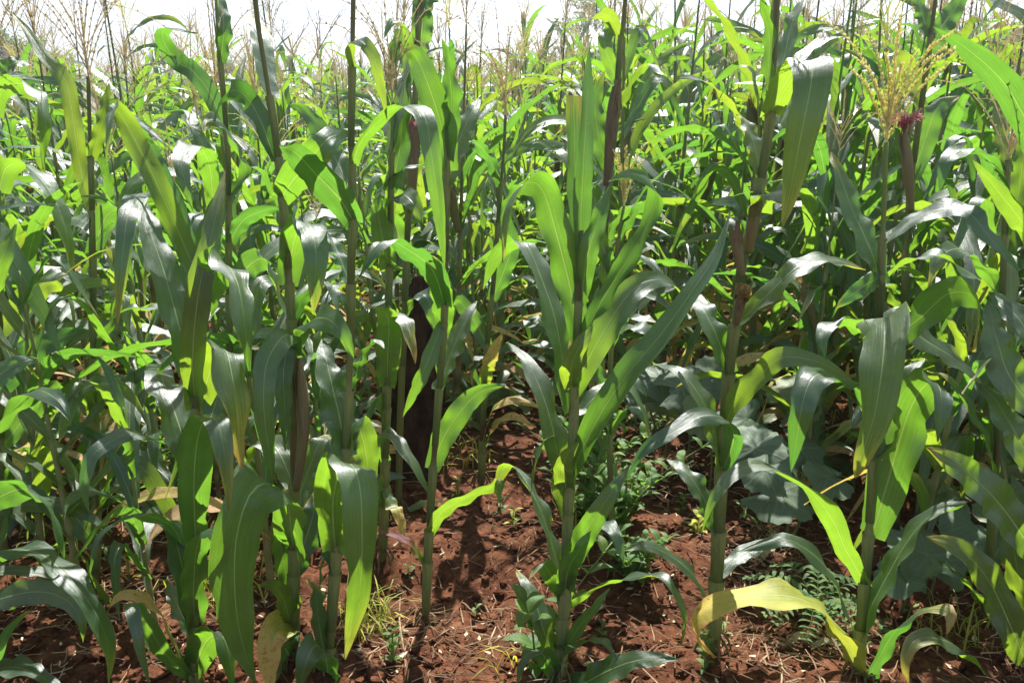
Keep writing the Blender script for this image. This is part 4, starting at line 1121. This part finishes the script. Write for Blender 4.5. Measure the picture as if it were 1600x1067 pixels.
def far_field():
    """the rest of the crop, too many to count"""
    protos = []
    for i in range(10):
        r = random.Random(900 + i); mb = MB(); H = r.uniform(1.2, 1.55)
        tube(mb, [(0, 0, 0), (0, 0, H * .5), (r.uniform(-.04, .04), r.uniform(-.04, .04), H)], np.array([.013, .011, .005]), 4, cap=False)
        ns = mb.n; fs = len(mb.f)
        for q in plan(800 + i, H, 11):
            arc_leaf(mb, r, np.array([0, 0, q['z']]), q['az'], q['L'], q['w'] * 1.1, q['a0'], q['drop'], q['seed'], 8, 3, q['tw'] * .7, q['snap'])
        nl = len(mb.f)
        for b in range(8):
            a = b * 2.4; l = r.uniform(.16, .3); d = np.array([math.cos(a), math.sin(a), 0]) * (0 if b == 0 else r.uniform(.2, .7))
            tube(mb, [(0, 0, H), np.array([0, 0, H + l * .6]) + d * l * .5, np.array([0, 0, H + l * (1 if b == 0 else .8)]) + d * l], np.array([.003, .0035, .0015]), 3, cap=False)
        mi = np.array([0] * fs + [1] * (nl - fs) + [2] * (len(mb.f) - nl))
        protos.append((np.vstack(mb.v), np.vstack(mb.uv), mb.f, mi))
    r = random.Random(77); VV, UVs, FF, MI, n = [], [], [], [], 0
    for (x, y, _) in rest:
        V, UV, F, mi = protos[r.randrange(10)]
        a = r.uniform(0, 6.28); s = r.uniform(.88, 1.30) * (1.08 if x > 0 else .92)
        Rm = np.array([[math.cos(a), -math.sin(a), 0], [math.sin(a), math.cos(a), 0], [0, 0, 1]]) * s
        VV.append(V @ Rm.T + np.array([x, y, gz(x, y)])); UVs.append(UV)
        FF.extend([tuple(i + n for i in f) for f in F]); MI.append(mi); n += len(V)
    me = bpy.data.meshes.new("maize_field")
    me.from_pydata(np.vstack(VV).tolist(), [], FF)
    idx = np.empty(len(me.loops), dtype=np.int32); me.loops.foreach_get("vertex_index", idx)
    lay = me.uv_layers.new(name="UVMap"); lay.data.foreach_set("uv", np.vstack(UVs)[idx].astype(np.float32).ravel())
    for k in ('stalk_green', 'leaf', 'tassel_dry'): me.materials.append(M[k])
    me.polygons.foreach_set("material_index", np.concatenate(MI).astype(np.int32))
    me.polygons.foreach_set("use_smooth", [True] * len(me.polygons))
    o = link("maize_crop", me)
    tag(o, "mass of distant maize with brown tassels filling the field to the horizon", "maize", kind="stuff")
    print("far plants", len(rest), "tris", len(FF) * 2)
far_field()

def undergrowth():
    """suckers, lower leaves and weeds that crowd the rows: nobody could count them"""
    r = random.Random(31); mb = MB()
    n = 0
    while n < 3400:
        y = 2.5 + 7.5 * r.random() ** 1.4; x = r.uniform(-.72 * y - .4, .72 * y + .4)
        if keep_clear(x, y - .12): continue
        n += 1
        L_ = r.uniform(.12, .42); az = r.uniform(0, 6.28); z = gz(x, y) + r.uniform(0, .22)
        arc_leaf(mb, r, np.array([x, y, z]), az, L_, r.uniform(.018, .058), R(r.uniform(30, 80)), R(r.uniform(60, 150)), r.randrange(10 ** 6), 9, 3, r.uniform(-1.5, 1.5), 0)
    me = mb.mesh("undergrowth", M['leaf']); me.materials.append(M['leaf_old']); me.materials.append(M['leaf_dead'])
    mi = np.repeat(np.array([r.choice((0, 0, 0, 0, 0, 1, 2)) for _ in range(n)]), 8 * 2)
    me.polygons.foreach_set("material_index", mi.astype(np.int32))
    tag(link("undergrowth", me), "low tangle of lower leaves and suckers between the rows", "undergrowth", kind="stuff")
undergrowth()

# ------------------------------------------------------------------ things among the plants
M['mound'] = plain_material("dark_earth_crust", [(0.25, (0.022, 0.013, 0.009)), (0.5, (0.060, 0.034, 0.022)), (0.75, (0.13, 0.075, 0.048))], 14, 0.95, 1.0, (1, 1, .6), 0.1, bumpd=0.02)
M['bark'] = plain_material("grey_bark", [(0.25, (0.06, 0.05, 0.04)), (0.5, (0.20, 0.17, 0.14)), (0.75, (0.42, 0.38, 0.33))], 9, 0.9, 0.9, (1, 1, 1), 0.15, bumpd=0.012)
M['pumpkin'] = leaf_material("pumpkin_leaf", green=(0.11, 0.16, 0.095), trans=(0.20, 0.36, 0.06), rough=0.6, tw=0.25, spec=.4, rib=(0.12, 0.17, 0.095))
M['weed'] = leaf_material("weed_leaf", green=(0.07, 0.15, 0.035), trans=(0.25, 0.50, 0.03), rough=0.5, tw=0.4, spec=.35)
M['weed_pale'] = leaf_material("pale_weed_leaf", green=(0.12, 0.19, 0.07), trans=(0.3, 0.5, 0.08), rough=0.5, tw=0.3, spec=.35)
M['weed_yellow'] = leaf_material("yellow_weed_leaf", green=(0.30, 0.32, 0.05), trans=(0.5, 0.6, 0.03), rough=0.5, tw=0.4, spec=.35)
M['stem'] = plain_material("weed_stem", [(0.2, (0.10, 0.14, 0.04)), (0.8, (0.20, 0.22, 0.08))], 20, 0.6, 0.1)

def column_thing(name, label, cat, p, H, prof, mat, seed, amp):
    r = random.Random(seed); mb = MB(); n, m = 80, 64
    V = np.empty((n, m, 3))
    for j in range(n):
        t = j / (n - 1); rad = np.interp(t, [q[0] for q in prof], [q[1] for q in prof])
        for i in range(m):
            a = 2 * math.pi * i / m; d = np.array([math.cos(a), math.sin(a)])
            k = 1 + amp * noise.fractal((d[0] * 1.6 + seed, d[1] * 1.6, t * H * 5), 0.75, 2.1, 6)
            V[j, i] = (d[0] * rad * k + 0.03 * math.sin(t * 3 + seed), d[1] * rad * k, t * H - 0.03)
    mb.grid(V.reshape(-1, 3), V[..., :2].reshape(-1, 2), m, n, closed=True)
    mb.f.append(tuple((n - 1) * m + i for i in range(m)))
    o = link(name, mb.mesh(name, mat), None, p)
    return tag(o, label, cat)
g = ground_at(648, 752)
column_thing("termite_mound", "narrow dark brown earth mound standing between the stalks behind the bare soil", "earth mound", Vector((g[0], g[1] + .12, 0)), 0.78,
             [(0, .155), (.08, .125), (.3, .105), (.55, .10), (.75, .085), (.9, .06), (1, .025)], M['mound'], 5, .36)

def log():
    a, b = ground_at(1452, 712), ground_at(1650, 790)
    a[2] += .05; b[2] += .05
    C = catmull([a, a * .6 + b * .4 + np.array([0, .03, .02]), b], 22)
    root = bpy.data.objects.new("fallen_log", None); COL.objects.link(root); root.location = C[0]
    tag(root, "weathered grey log lying on the soil behind the right foreground leaves", "log")
    mb = MB(); rad = np.array([.052 * (1 + .14 * noise.noise((i * .7, 2, 3))) for i in range(22)]); rad[0] *= .6
    tube(mb, C - C[0], rad, 14); link("trunk", mb.mesh("trunk", M['bark']), root)
    for k, t in enumerate((6, 13)):
        mb = MB(); s = C[t] - C[0]; d = np.array([-.3 + .5 * k, -.5, .8])
        tube(mb, [s, s + d * .07, s + d * .13 + np.array([.03, 0, 0])], np.array([.02, .014, .006]), 8); link("branch_stub", mb.mesh("branch_stub", M['bark']), root)
log()

def round_leaf(mb, c, nrm, size, seed, heading):
    """a lobed, rumpled pumpkin leaf"""
    r = random.Random(seed); nrm = unit(np.asarray(nrm, float))
    x = unit(np.cross(nrm, [0, 0, 1]) if abs(nrm[2]) < .99 else np.array([1., 0, 0])); y = np.cross(nrm, x)
    ca, sa = math.cos(heading), math.sin(heading); x, y = ca * x + sa * y, -sa * x + ca * y
    nr, na = 8, 40; V = []; UV = []
    for j in range(nr + 1):
        q = j / nr
        for i in range(na):
            a = 2 * math.pi * i / na
            lob = 0.80 + 0.15 * abs(math.cos(2.5 * a)) ** .6 + 0.04 * math.sin(23 * a + seed)
            if abs((a + math.pi / 2 + math.pi) % (2 * math.pi) - math.pi) < .33: lob *= .45 + .3 * q * 0
            rr = size * q * lob
            ridge = abs(math.cos(2.5 * a))
            h = size * (0.10 * q * (1 - ridge) - 0.30 * q * q * (.5 + .5 * math.sin(a * 2 + seed)) + 0.09 * q * noise.noise((math.cos(a) * q * 3 + seed, math.sin(a) * q * 3, .5)))
            V.append(c + x * rr * math.cos(a) + y * rr * math.sin(a) + nrm * h); va = min(abs((a - k * 1.2566 + math.pi) % (2 * math.pi) - math.pi) for k in range(5)); UV.append((.5 + .45 * q * va, .15 + .8 * q))
    mb.grid(V, UV, na, nr + 1, closed=True)

def pumpkin(label, leaves, seed):
    Ys = [q[2] for q in leaves]; base = ground_at(leaves[0][0], leaves[0][1] + 45); base[1] = np.mean(Ys); base[2] = gz(base[0], base[1])
    root = bpy.data.objects.new("pumpkin_plant", None); COL.objects.link(root); root.location = base
    tag(root, label, "pumpkin plant", "pumpkin vines under the maize")
    vine = MB(); pts = []
    for i, (px, py, Y, wpx, nx, ny) in enumerate(leaves):
        c = at(px, py, Y); size = .5 * wpx * depth(c) / FPX
        if c[2] < .06: c[2] = .06
        mb = MB(); round_leaf(mb, c - base, (nx, ny, 1), size, seed * 10 + i, i * 1.9 + seed)
        o = link("leaf", mb.mesh("leaf", M['pumpkin']), root)
        mb = MB(); f = np.array([c[0] + .05, c[1] + .06, gz(c[0], c[1])]) - base
        tube(mb, catmull([f, (f + c - base) / 2 + np.array([.02, 0, .01]), c - base], 8), .0038, 6); link("petiole", mb.mesh("petiole", M['stem']), o)
        pts.append(f + np.array([0, 0, .008]))
    tube(vine, catmull(sorted(pts, key=lambda q: q[0]), 24), .0055, 6); link("vine", vine.mesh("vine", M['stem']), root)

pumpkin("grey green pumpkin vine with big lobed leaves right of the silk-topped cane", [
    (1218, 770, 2.35, 125, .1, -.55), (1180, 700, 2.45, 105, -.3, -.7), (1165, 655, 2.6, 95, .2, -.8), (1250, 700, 2.6, 95, .4, -.6), (1245, 620, 2.75, 95, 0, -.8), (1295, 745, 2.5, 90, .3, -.4), (1195, 735, 2.3, 85, -.4, -.5)], 1)
pumpkin("pumpkin vine with pale drooping leaves behind the arching leaf left of the silk-topped cane", [
    (1065, 605, 2.9, 100, -.2, -.7), (1100, 650, 2.75, 85, .4, -.8), (1030, 590, 3.0, 85, -.3, -.6), (1120, 590, 3.0, 85, .3, -.9), (1010, 625, 3.0, 70, 0, -.6)], 2)
pumpkin("dark green pumpkin vine low behind the right foreground plant", [
    (1450, 868, 2.1, 140, .2, -.55), (1515, 820, 2.2, 105, .3, -.5), (1405, 900, 2.05, 80, -.3, -.5), (1570, 800, 2.3, 100, .1, -.6), (1480, 780, 2.4, 90, 0, -.5)], 3)
pumpkin("pumpkin vine with a few pale leaves on the soil left of the bright front plant", [
    (170, 720, 2.75, 80, .1, -.5), (150, 770, 2.6, 70, -.3, -.4), (235, 790, 2.55, 70, .2, -.4), (260, 740, 2.75, 70, 0, -.5), (205, 690, 2.9, 80, 0, -.5)], 4)

# small weeds
def oval(mb, b, d, up, L, w, seed):
    C = catmull([b, b + d * L * .5 + up * L * .16, b + d * L + up * L * .02], 7)
    n = len(C); T = unit(np.gradient(C, axis=0)); W = unit(np.cross(T, np.tile(up + np.array([.01, .02, 0]), (n, 1))))
    v = np.linspace(0, 1, n); hw = w * .5 * np.maximum(.06, np.sin(math.pi * v ** .8) ** .8)
    N = np.cross(W, T); u = np.array([-1, 0, 1])
    V = C[:, None] + hw[:, None, None] * u[None, :, None] * W[:, None] + (hw[:, None] * .25 * np.abs(u))[:, :, None] * N[:, None]
    mb.grid(V.reshape(-1, 3), np.stack(np.broadcast_arrays(.5 + .5 * u[None], v[:, None]), -1).reshape(-1, 2), 3, n)

def weed(p, H, nl, L, w, mat, label, seed, name="weed", group="small weeds on the soil", spread=1.0, stems=1):
    r = random.Random(seed)
    root = bpy.data.objects.new(name, None); COL.objects.link(root); root.location = p
    tag(root, label, "weed", group)
    for s in range(stems):
        a0 = r.uniform(0, 6.28); ln = np.array([math.cos(a0), math.sin(a0), 0]) * H * (r.uniform(.25, .95) if stems > 1 else .12)
        h = H * r.uniform(.75, 1.1) if stems > 1 else H
        C = catmull([(0, 0, -.01), ln * .4 + np.array([0, 0, h * .55]), ln + np.array([0, 0, h])], 12)
        mb = MB(); tube(mb, C, np.linspace(.0022, .001, 12) * (1 + H * 2), 5); link("stem", mb.mesh("stem", M['stem']), root)
        for i in range(nl):
            t = (i // 2 + 1) / (nl // 2 + .5); b = C[min(11, int(t * 11))]
            a = a0 + (i // 2) * 1.5 + (i % 2) * math.pi + r.uniform(-.4, .4); el = r.uniform(.1, .7)
            d = np.array([math.cos(a) * math.cos(el), math.sin(a) * math.cos(el), math.sin(el)])
            up = unit(np.array([-d[0] * d[2], -d[1] * d[2], 1.0]))
            mb = MB(); q = r.uniform(.7, 1.15) * (1.1 - .35 * t); oval(mb, b, d * spread, up, L * q, w * q, i)
            link("leaf", mb.mesh("leaf", M[mat]), root)
    return root

W = [(783, 800, .10, 10, .045, .018, 'weed_pale', "pale seedling with narrow leaves in the middle of the bare soil"),
     (745, 945, .045, 4, .028, .013, 'weed_pale', "tiny two-leaved seedling in the bare soil near the purple-leaved cane"),
     (612, 1050, .10, 12, .035, .02, 'weed', "small leafy green weed at the bottom edge beside the bare soil"),
     (800, 830, .07, 6, .04, .016, 'weed_yellow', "yellowish seedling just right of the pale seedling in the open soil"),
     (1088, 842, .06, 12, .05, .024, 'weed_yellow', "bright yellow low weed left of the silk-topped cane"),
     (1162, 810, .07, 4, .05, .018, 'weed_pale', "seedling with two upright pale leaves below the pumpkin leaves"),
     (1132, 985, .05, 6, .035, .016, 'weed_pale', "small pale seedling beside the foot of the silk-topped cane"),
     (705, 690, .13, 14, .03, .013, 'weed', "fine leafy weed at the far edge of the open soil"),
     (715, 775, .09, 8, .035, .015, 'weed_yellow', "light green seedling behind the purple-leaved cane"),
     (200, 905, .12, 8, .05, .014, 'weed_yellow', "yellow green weed on the soil left of the bright front plant"),
     (170, 880, .07, 6, .04, .016, 'weed', "low green weed left of the yellow green weed"),
     (1065, 795, .08, 12, .03, .016, 'weed', "leafy dark weed in the soil left of the silk-topped cane"),
     (1100, 1060, .12, 14, .035, .016, 'weed', "leafy weed at the bottom edge under the silk-topped cane"),
     (1380, 980, .05, 6, .03, .018, 'weed_pale', "pale small weed right of the foot of the tassel plant"),
     (940, 990, .05, 8, .03, .012, 'weed', "low green weed right of the foot of the leafy middle plant"),
     (640, 900, .05, 6, .03, .012, 'weed', "tiny weed at the edge of the soil left of the purple-leaved cane")]
for i, (x, y, H, nl, L_, w_, m_, lb) in enumerate(W):
    weed(ground_at(x, y), H, nl, L_, w_, m_, lb, 300 + i)
for i, (x, y, st, H, lb) in enumerate([(955, 850, 12, .34, "bushy dark green weed with many oval leaves right of the leafy middle plant"),
                                       (930, 770, 11, .36, "bushy green weed growing behind the leafy middle plant"),
                                       (990, 900, 8, .18, "low spreading weed in the shade right of the leafy middle plant"),
                                       (915, 825, 9, .24, "dense green weed tight against the foot of the leafy middle plant"),
                                       (978, 815, 9, .26, "leafy green weed between the bushy dark weed and the yellow low weed"),
                                       (1010, 690, 9, .20, "fine-leaved grey green weed under the pale pumpkin leaves")]):
    weed(ground_at(x, y), H, 14, .062 if i < 5 else .045, .028 if i < 5 else .012, 'weed' if i < 5 else 'weed_pale', lb, 400 + i, "bushy_weed", "bushy weeds between the stalks", 1.0, st)
weed(ground_at(838, 1055) , .26, 12, .085, .046, 'weed', "pale broad-leaved weed climbing at the foot of the leafy middle plant", 450, "broadleaf_weed", "bushy weeds between the stalks", 1.0, 2)

def pinnate():
    p = ground_at(1272, 985)
    root = bpy.data.objects.new("feathery_seedling", None); COL.objects.link(root); root.location = p
    tag(root, "feathery pinnate-leaved seedling on the soil under the yellowing leaf", "seedling")
    r = random.Random(8)
    mb = MB(); tube(mb, catmull([(0, 0, -.01), (.005, 0, .05), (0, 0, .12)], 8), .003, 6); link("stem", mb.mesh("stem", M['stem']), root)
    for k in range(13):
        a = k * 2.4; el = .75 - .05 * k * .5; d = np.array([math.cos(a), math.sin(a), 0]); L_ = .19 * r.uniform(.75, 1.1); b = np.array([0, 0, .05 + .005 * k])
        C = catmull([b, b + d * L_ * .5 + np.array([0, 0, L_ * el * .5]), b + d * L_ + np.array([0, 0, L_ * (el - .55)])], 12)
        mb = MB(); tube(mb, C, .0009, 4); T = unit(np.gradient(C, axis=0)); S = unit(np.cross(T, [0, 0, 1.]))
        for i in range(1, 12):
            for s in (-1, 1):
                oval(mb, C[i], unit(s * S[i] + T[i] * .35 + np.array([0, 0, .1])), np.array([0, 0, 1.]), .036 * math.sin(math.pi * (i + 2) / 15), .0115, i)
        link("frond", mb.mesh("frond", M['weed']), root)
pinnate()

def grass():
    r = random.Random(12); mb = MB()
    for (x, y, n, sx, sy) in ((575, 975, 70, 40, 35), (340, 905, 60, 90, 40), (330, 860, 40, 60, 20), (100, 850, 70, 100, 70), (1480, 1000, 40, 90, 40), (790, 1050, 14, 60, 30), (700, 730, 40, 60, 20), (930, 800, 50, 60, 60), (1300, 650, 60, 120, 30), (250, 680, 60, 200, 20), (1560, 960, 40, 50, 60)):
        for _ in range(n):
            p = ground_at(x + r.gauss(0, sx * .6), y + r.gauss(0, sy * .6)); a = r.uniform(0, 6.28); L_ = r.uniform(.05, .16); d = np.array([math.cos(a), math.sin(a), 0])
            C = catmull([p, p + d * L_ * .25 + np.array([0, 0, L_ * .55]), p + d * L_ * .75 + np.array([0, 0, L_ * r.uniform(.3, .8)])], 6)
            ribbon(mb, C, np.tile(np.array([-d[1], d[0], 0.05]), (6, 1)), r.uniform(.0025, .006), 1, .2, 0, 3)
    tag(link("grass", mb.mesh("grass", M['weed_yellow'])), "thin tufts of yellow green grass on the soil", "grass", kind="stuff")
grass()

def fallen(px, py, w, L_, az, m, label, seed):
    p = ground_at(px, py); r = random.Random(seed)
    d = np.array([math.cos(az), math.sin(az), 0]); s = np.array([-d[1], d[0], 0])
    C = catmull([(0, 0, .012), d * L_ * .35 + np.array([0, 0, .035]), d * L_ * .7 + s * L_ * .1 + np.array([0, 0, .022]), d * L_ + s * L_ * .22 + np.array([0, 0, .03])], 16)
    mb = MB(); ribbon(mb, C, np.tile(s + np.array([0, 0, .5]), (16, 1)), w, seed, .5, .3, 5)
    tag(link("fallen_leaf", mb.mesh("fallen_leaf", M[m]), None, p), label, "dry leaf", "withered leaves on the soil")
fallen(1235, 1010, .022, .06, .1, 'husk_pale', "pale husk chip on the soil below the feathery seedling", 1)
fallen(1268, 1018, .018, .09, -.1, 'husk_pale', "longer pale husk strip right of the chip below the feathery seedling", 2)
fallen(640, 800, .03, .14, .3, 'leaf_old', "yellowed dry husk leaf leaning near the foot of the slender green cane", 3)
fallen(500, 745, .06, .2, 2.6, 'husk_pale', "pale dry leaf lying between the two tall left canes", 4)
fallen(505, 690, .05, .2, .6, 'leaf_dead', "withered tan leaf between the two tall left canes", 5)
fallen(110, 905, .04, .16, 1.9, 'leaf_dead', "brown withered leaf on the soil by the left edge", 6)
fallen(1190, 885, .02, .08, .6, 'husk_pale', "pale husk scrap right of the silk-topped cane", 7)

# ------------------------------------------------------------------ beyond the field
M['far_leaf'] = plain_material("tree_foliage", [(0.25, (0.018, 0.035, 0.012)), (0.5, (0.04, 0.07, 0.02)), (0.8, (0.08, 0.12, 0.035))], 3, 0.7, 0.1, trans=(0.08, 0.14, 0.02))
M['twig'] = plain_material("grey_twig", [(0.2, (0.08, 0.065, 0.05)), (0.8, (0.2, 0.17, 0.14))], 12, 0.9, 0.4)
M['hill'] = plain_material("wooded_hill", [(0.3, (0.025, 0.045, 0.022)), (0.6, (0.05, 0.075, 0.035)), (0.8, (0.11, 0.10, 0.06))], .02, 0.95, 0.0)

def branches(mb, p, d, L_, rad, lv, r, tips):
    q = p + d * L_; m_ = (p + q) / 2 + np.array([r.uniform(-1, 1), r.uniform(-1, 1), r.uniform(-.3, .5)]) * L_ * .12
    tube(mb, catmull([p, m_, q], 5), np.linspace(rad, rad * .6, 5), 5 if lv > 2 else 4, cap=False)
    if lv == 0: tips.append(q); return
    for k in range(r.choice((2, 3, 3)) if lv > 1 else 2):
        e = unit(d + np.array([r.uniform(-1, 1), r.uniform(-1, 1), r.uniform(-.35, .8)]) * .75)
        branches(mb, q if k else m_ * .4 + q * .6, e, L_ * r.uniform(.55, .8), rad * .58, lv - 1, r, tips)

def tree(name, label, p, H, seed, leafy, size, lv=4, leaf=.12):
    r = random.Random(seed); mb = MB(); tips = []
    branches(mb, np.array([0., 0, -.1]), unit(np.array([r.uniform(-.1, .1), 0, 1.])), H * .36, H * .018, lv, r, tips)
    root = bpy.data.objects.new(name, None); COL.objects.link(root); root.location = p
    tag(root, label, "tree")
    link("trunk", mb.mesh("trunk", M['twig']), root)
    if leafy:
        mb = MB()
        for t in tips:
            for _ in range(leafy):
                c = t + np.array([r.gauss(0, 1), r.gauss(0, 1), r.gauss(0, .7)]) * size
                a = unit(np.array([r.gauss(0, 1), r.gauss(0, 1), r.gauss(0, 1)])); b = unit(np.cross(a, [.3, .5, .8])); s = leaf * r.uniform(.6, 1.3)
                mb.add([c - a * s, c + b * s * .5, c + a * s, c - b * s * .5], [(0, 1, 2, 3)], [(0, 0), (1, 0), (1, 1), (0, 1)])
        link("crown", mb.mesh("crown", M['far_leaf'], smooth=False), root)

def far_ground(px, Y):
    x = at(px, 140, Y)[0]
    return Vector((x, Y, gz(x, min(Y, 118))))
tree("slender_tree", "slender open-crowned tree rising above the field in the middle of the skyline", far_ground(934, 62), 6.2, 4, 30, .42, 4, .13)
tree("bare_tree", "leafless grey tree against the sky above the left canes", far_ground(474, 40), 5.6, 15, 0, 0, 5)
tree("leafy_tree", "dark leafy tree on the skyline at the left edge", far_ground(10, 70), 5.6, 21, 60, .6, 4, .2)
tree("leafy_tree", "dark leafy bush on the skyline left of the bare tree", far_ground(345, 95), 4.2, 25, 60, .6, 4, .2)
tree("leafy_tree", "low tree just right of the dark tree at the left edge", far_ground(78, 85), 4.6, 29, 50, .6, 4, .2)
tree("leafy_tree", "tree on the skyline at the right edge behind the glowing leaf", far_ground(1560, 60), 4.4, 33, 50, .5, 4, .2)

def hills():
    mb = MB(); r = random.Random(2)
    n, m = 150, 8; V = []
    for j in range(m):
        for i in range(n):
            x = -1500 + 3000 * i / (n - 1); y = 1300 + 70 * j
            h = 30 + 26 * noise.noise((x * .0022, 1.3, 0)) + 10 * noise.noise((x * .009, 4, 0)) + (18 if -520 < x < -120 else 0) * math.exp(-((x + 330) / 150) ** 2)
            h *= .55 if x > 100 else 1.0
            V.append((x, y, -6 + (h + 6) * math.sin(math.pi / 2 * min(1, j / 5)) ** .8))
    V = np.array(V); mb.grid(V, V[:, :2], n, m)
    tag(link("hills", mb.mesh("hills", M['hill'])), "low blue hills along the horizon behind the field", "hill", kind="structure")
hills()

def haze():
    """the thin bright air over the field"""
    mb = MB(); x0, x1, y0, y1, z0, z1 = -1700, 1700, -80, 1900, -8, 75
    V = [(x, y, z) for z in (z0, z1) for y in (y0, y1) for x in (x0, x1)]
    mb.add(V, [(0, 2, 3, 1), (4, 5, 7, 6), (0, 1, 5, 4), (2, 6, 7, 3), (0, 4, 6, 2), (1, 3, 7, 5)], np.zeros((8, 2)))
    m, N, L = new_mat("haze")
    out = N.new("ShaderNodeOutputMaterial"); v = N.new("ShaderNodeVolumePrincipled")
    v.inputs["Color"].default_value = (0.92, 0.96, 1.0, 1); v.inputs["Density"].default_value = HAZE; v.inputs["Anisotropy"].default_value = 0.5
    L.new(v.outputs[0], out.inputs["Volume"])
    tag(link("haze", mb.mesh("haze", m, smooth=False)), "thin bright haze hanging over the field", "haze", kind="stuff")
HAZE = 0.002
haze()
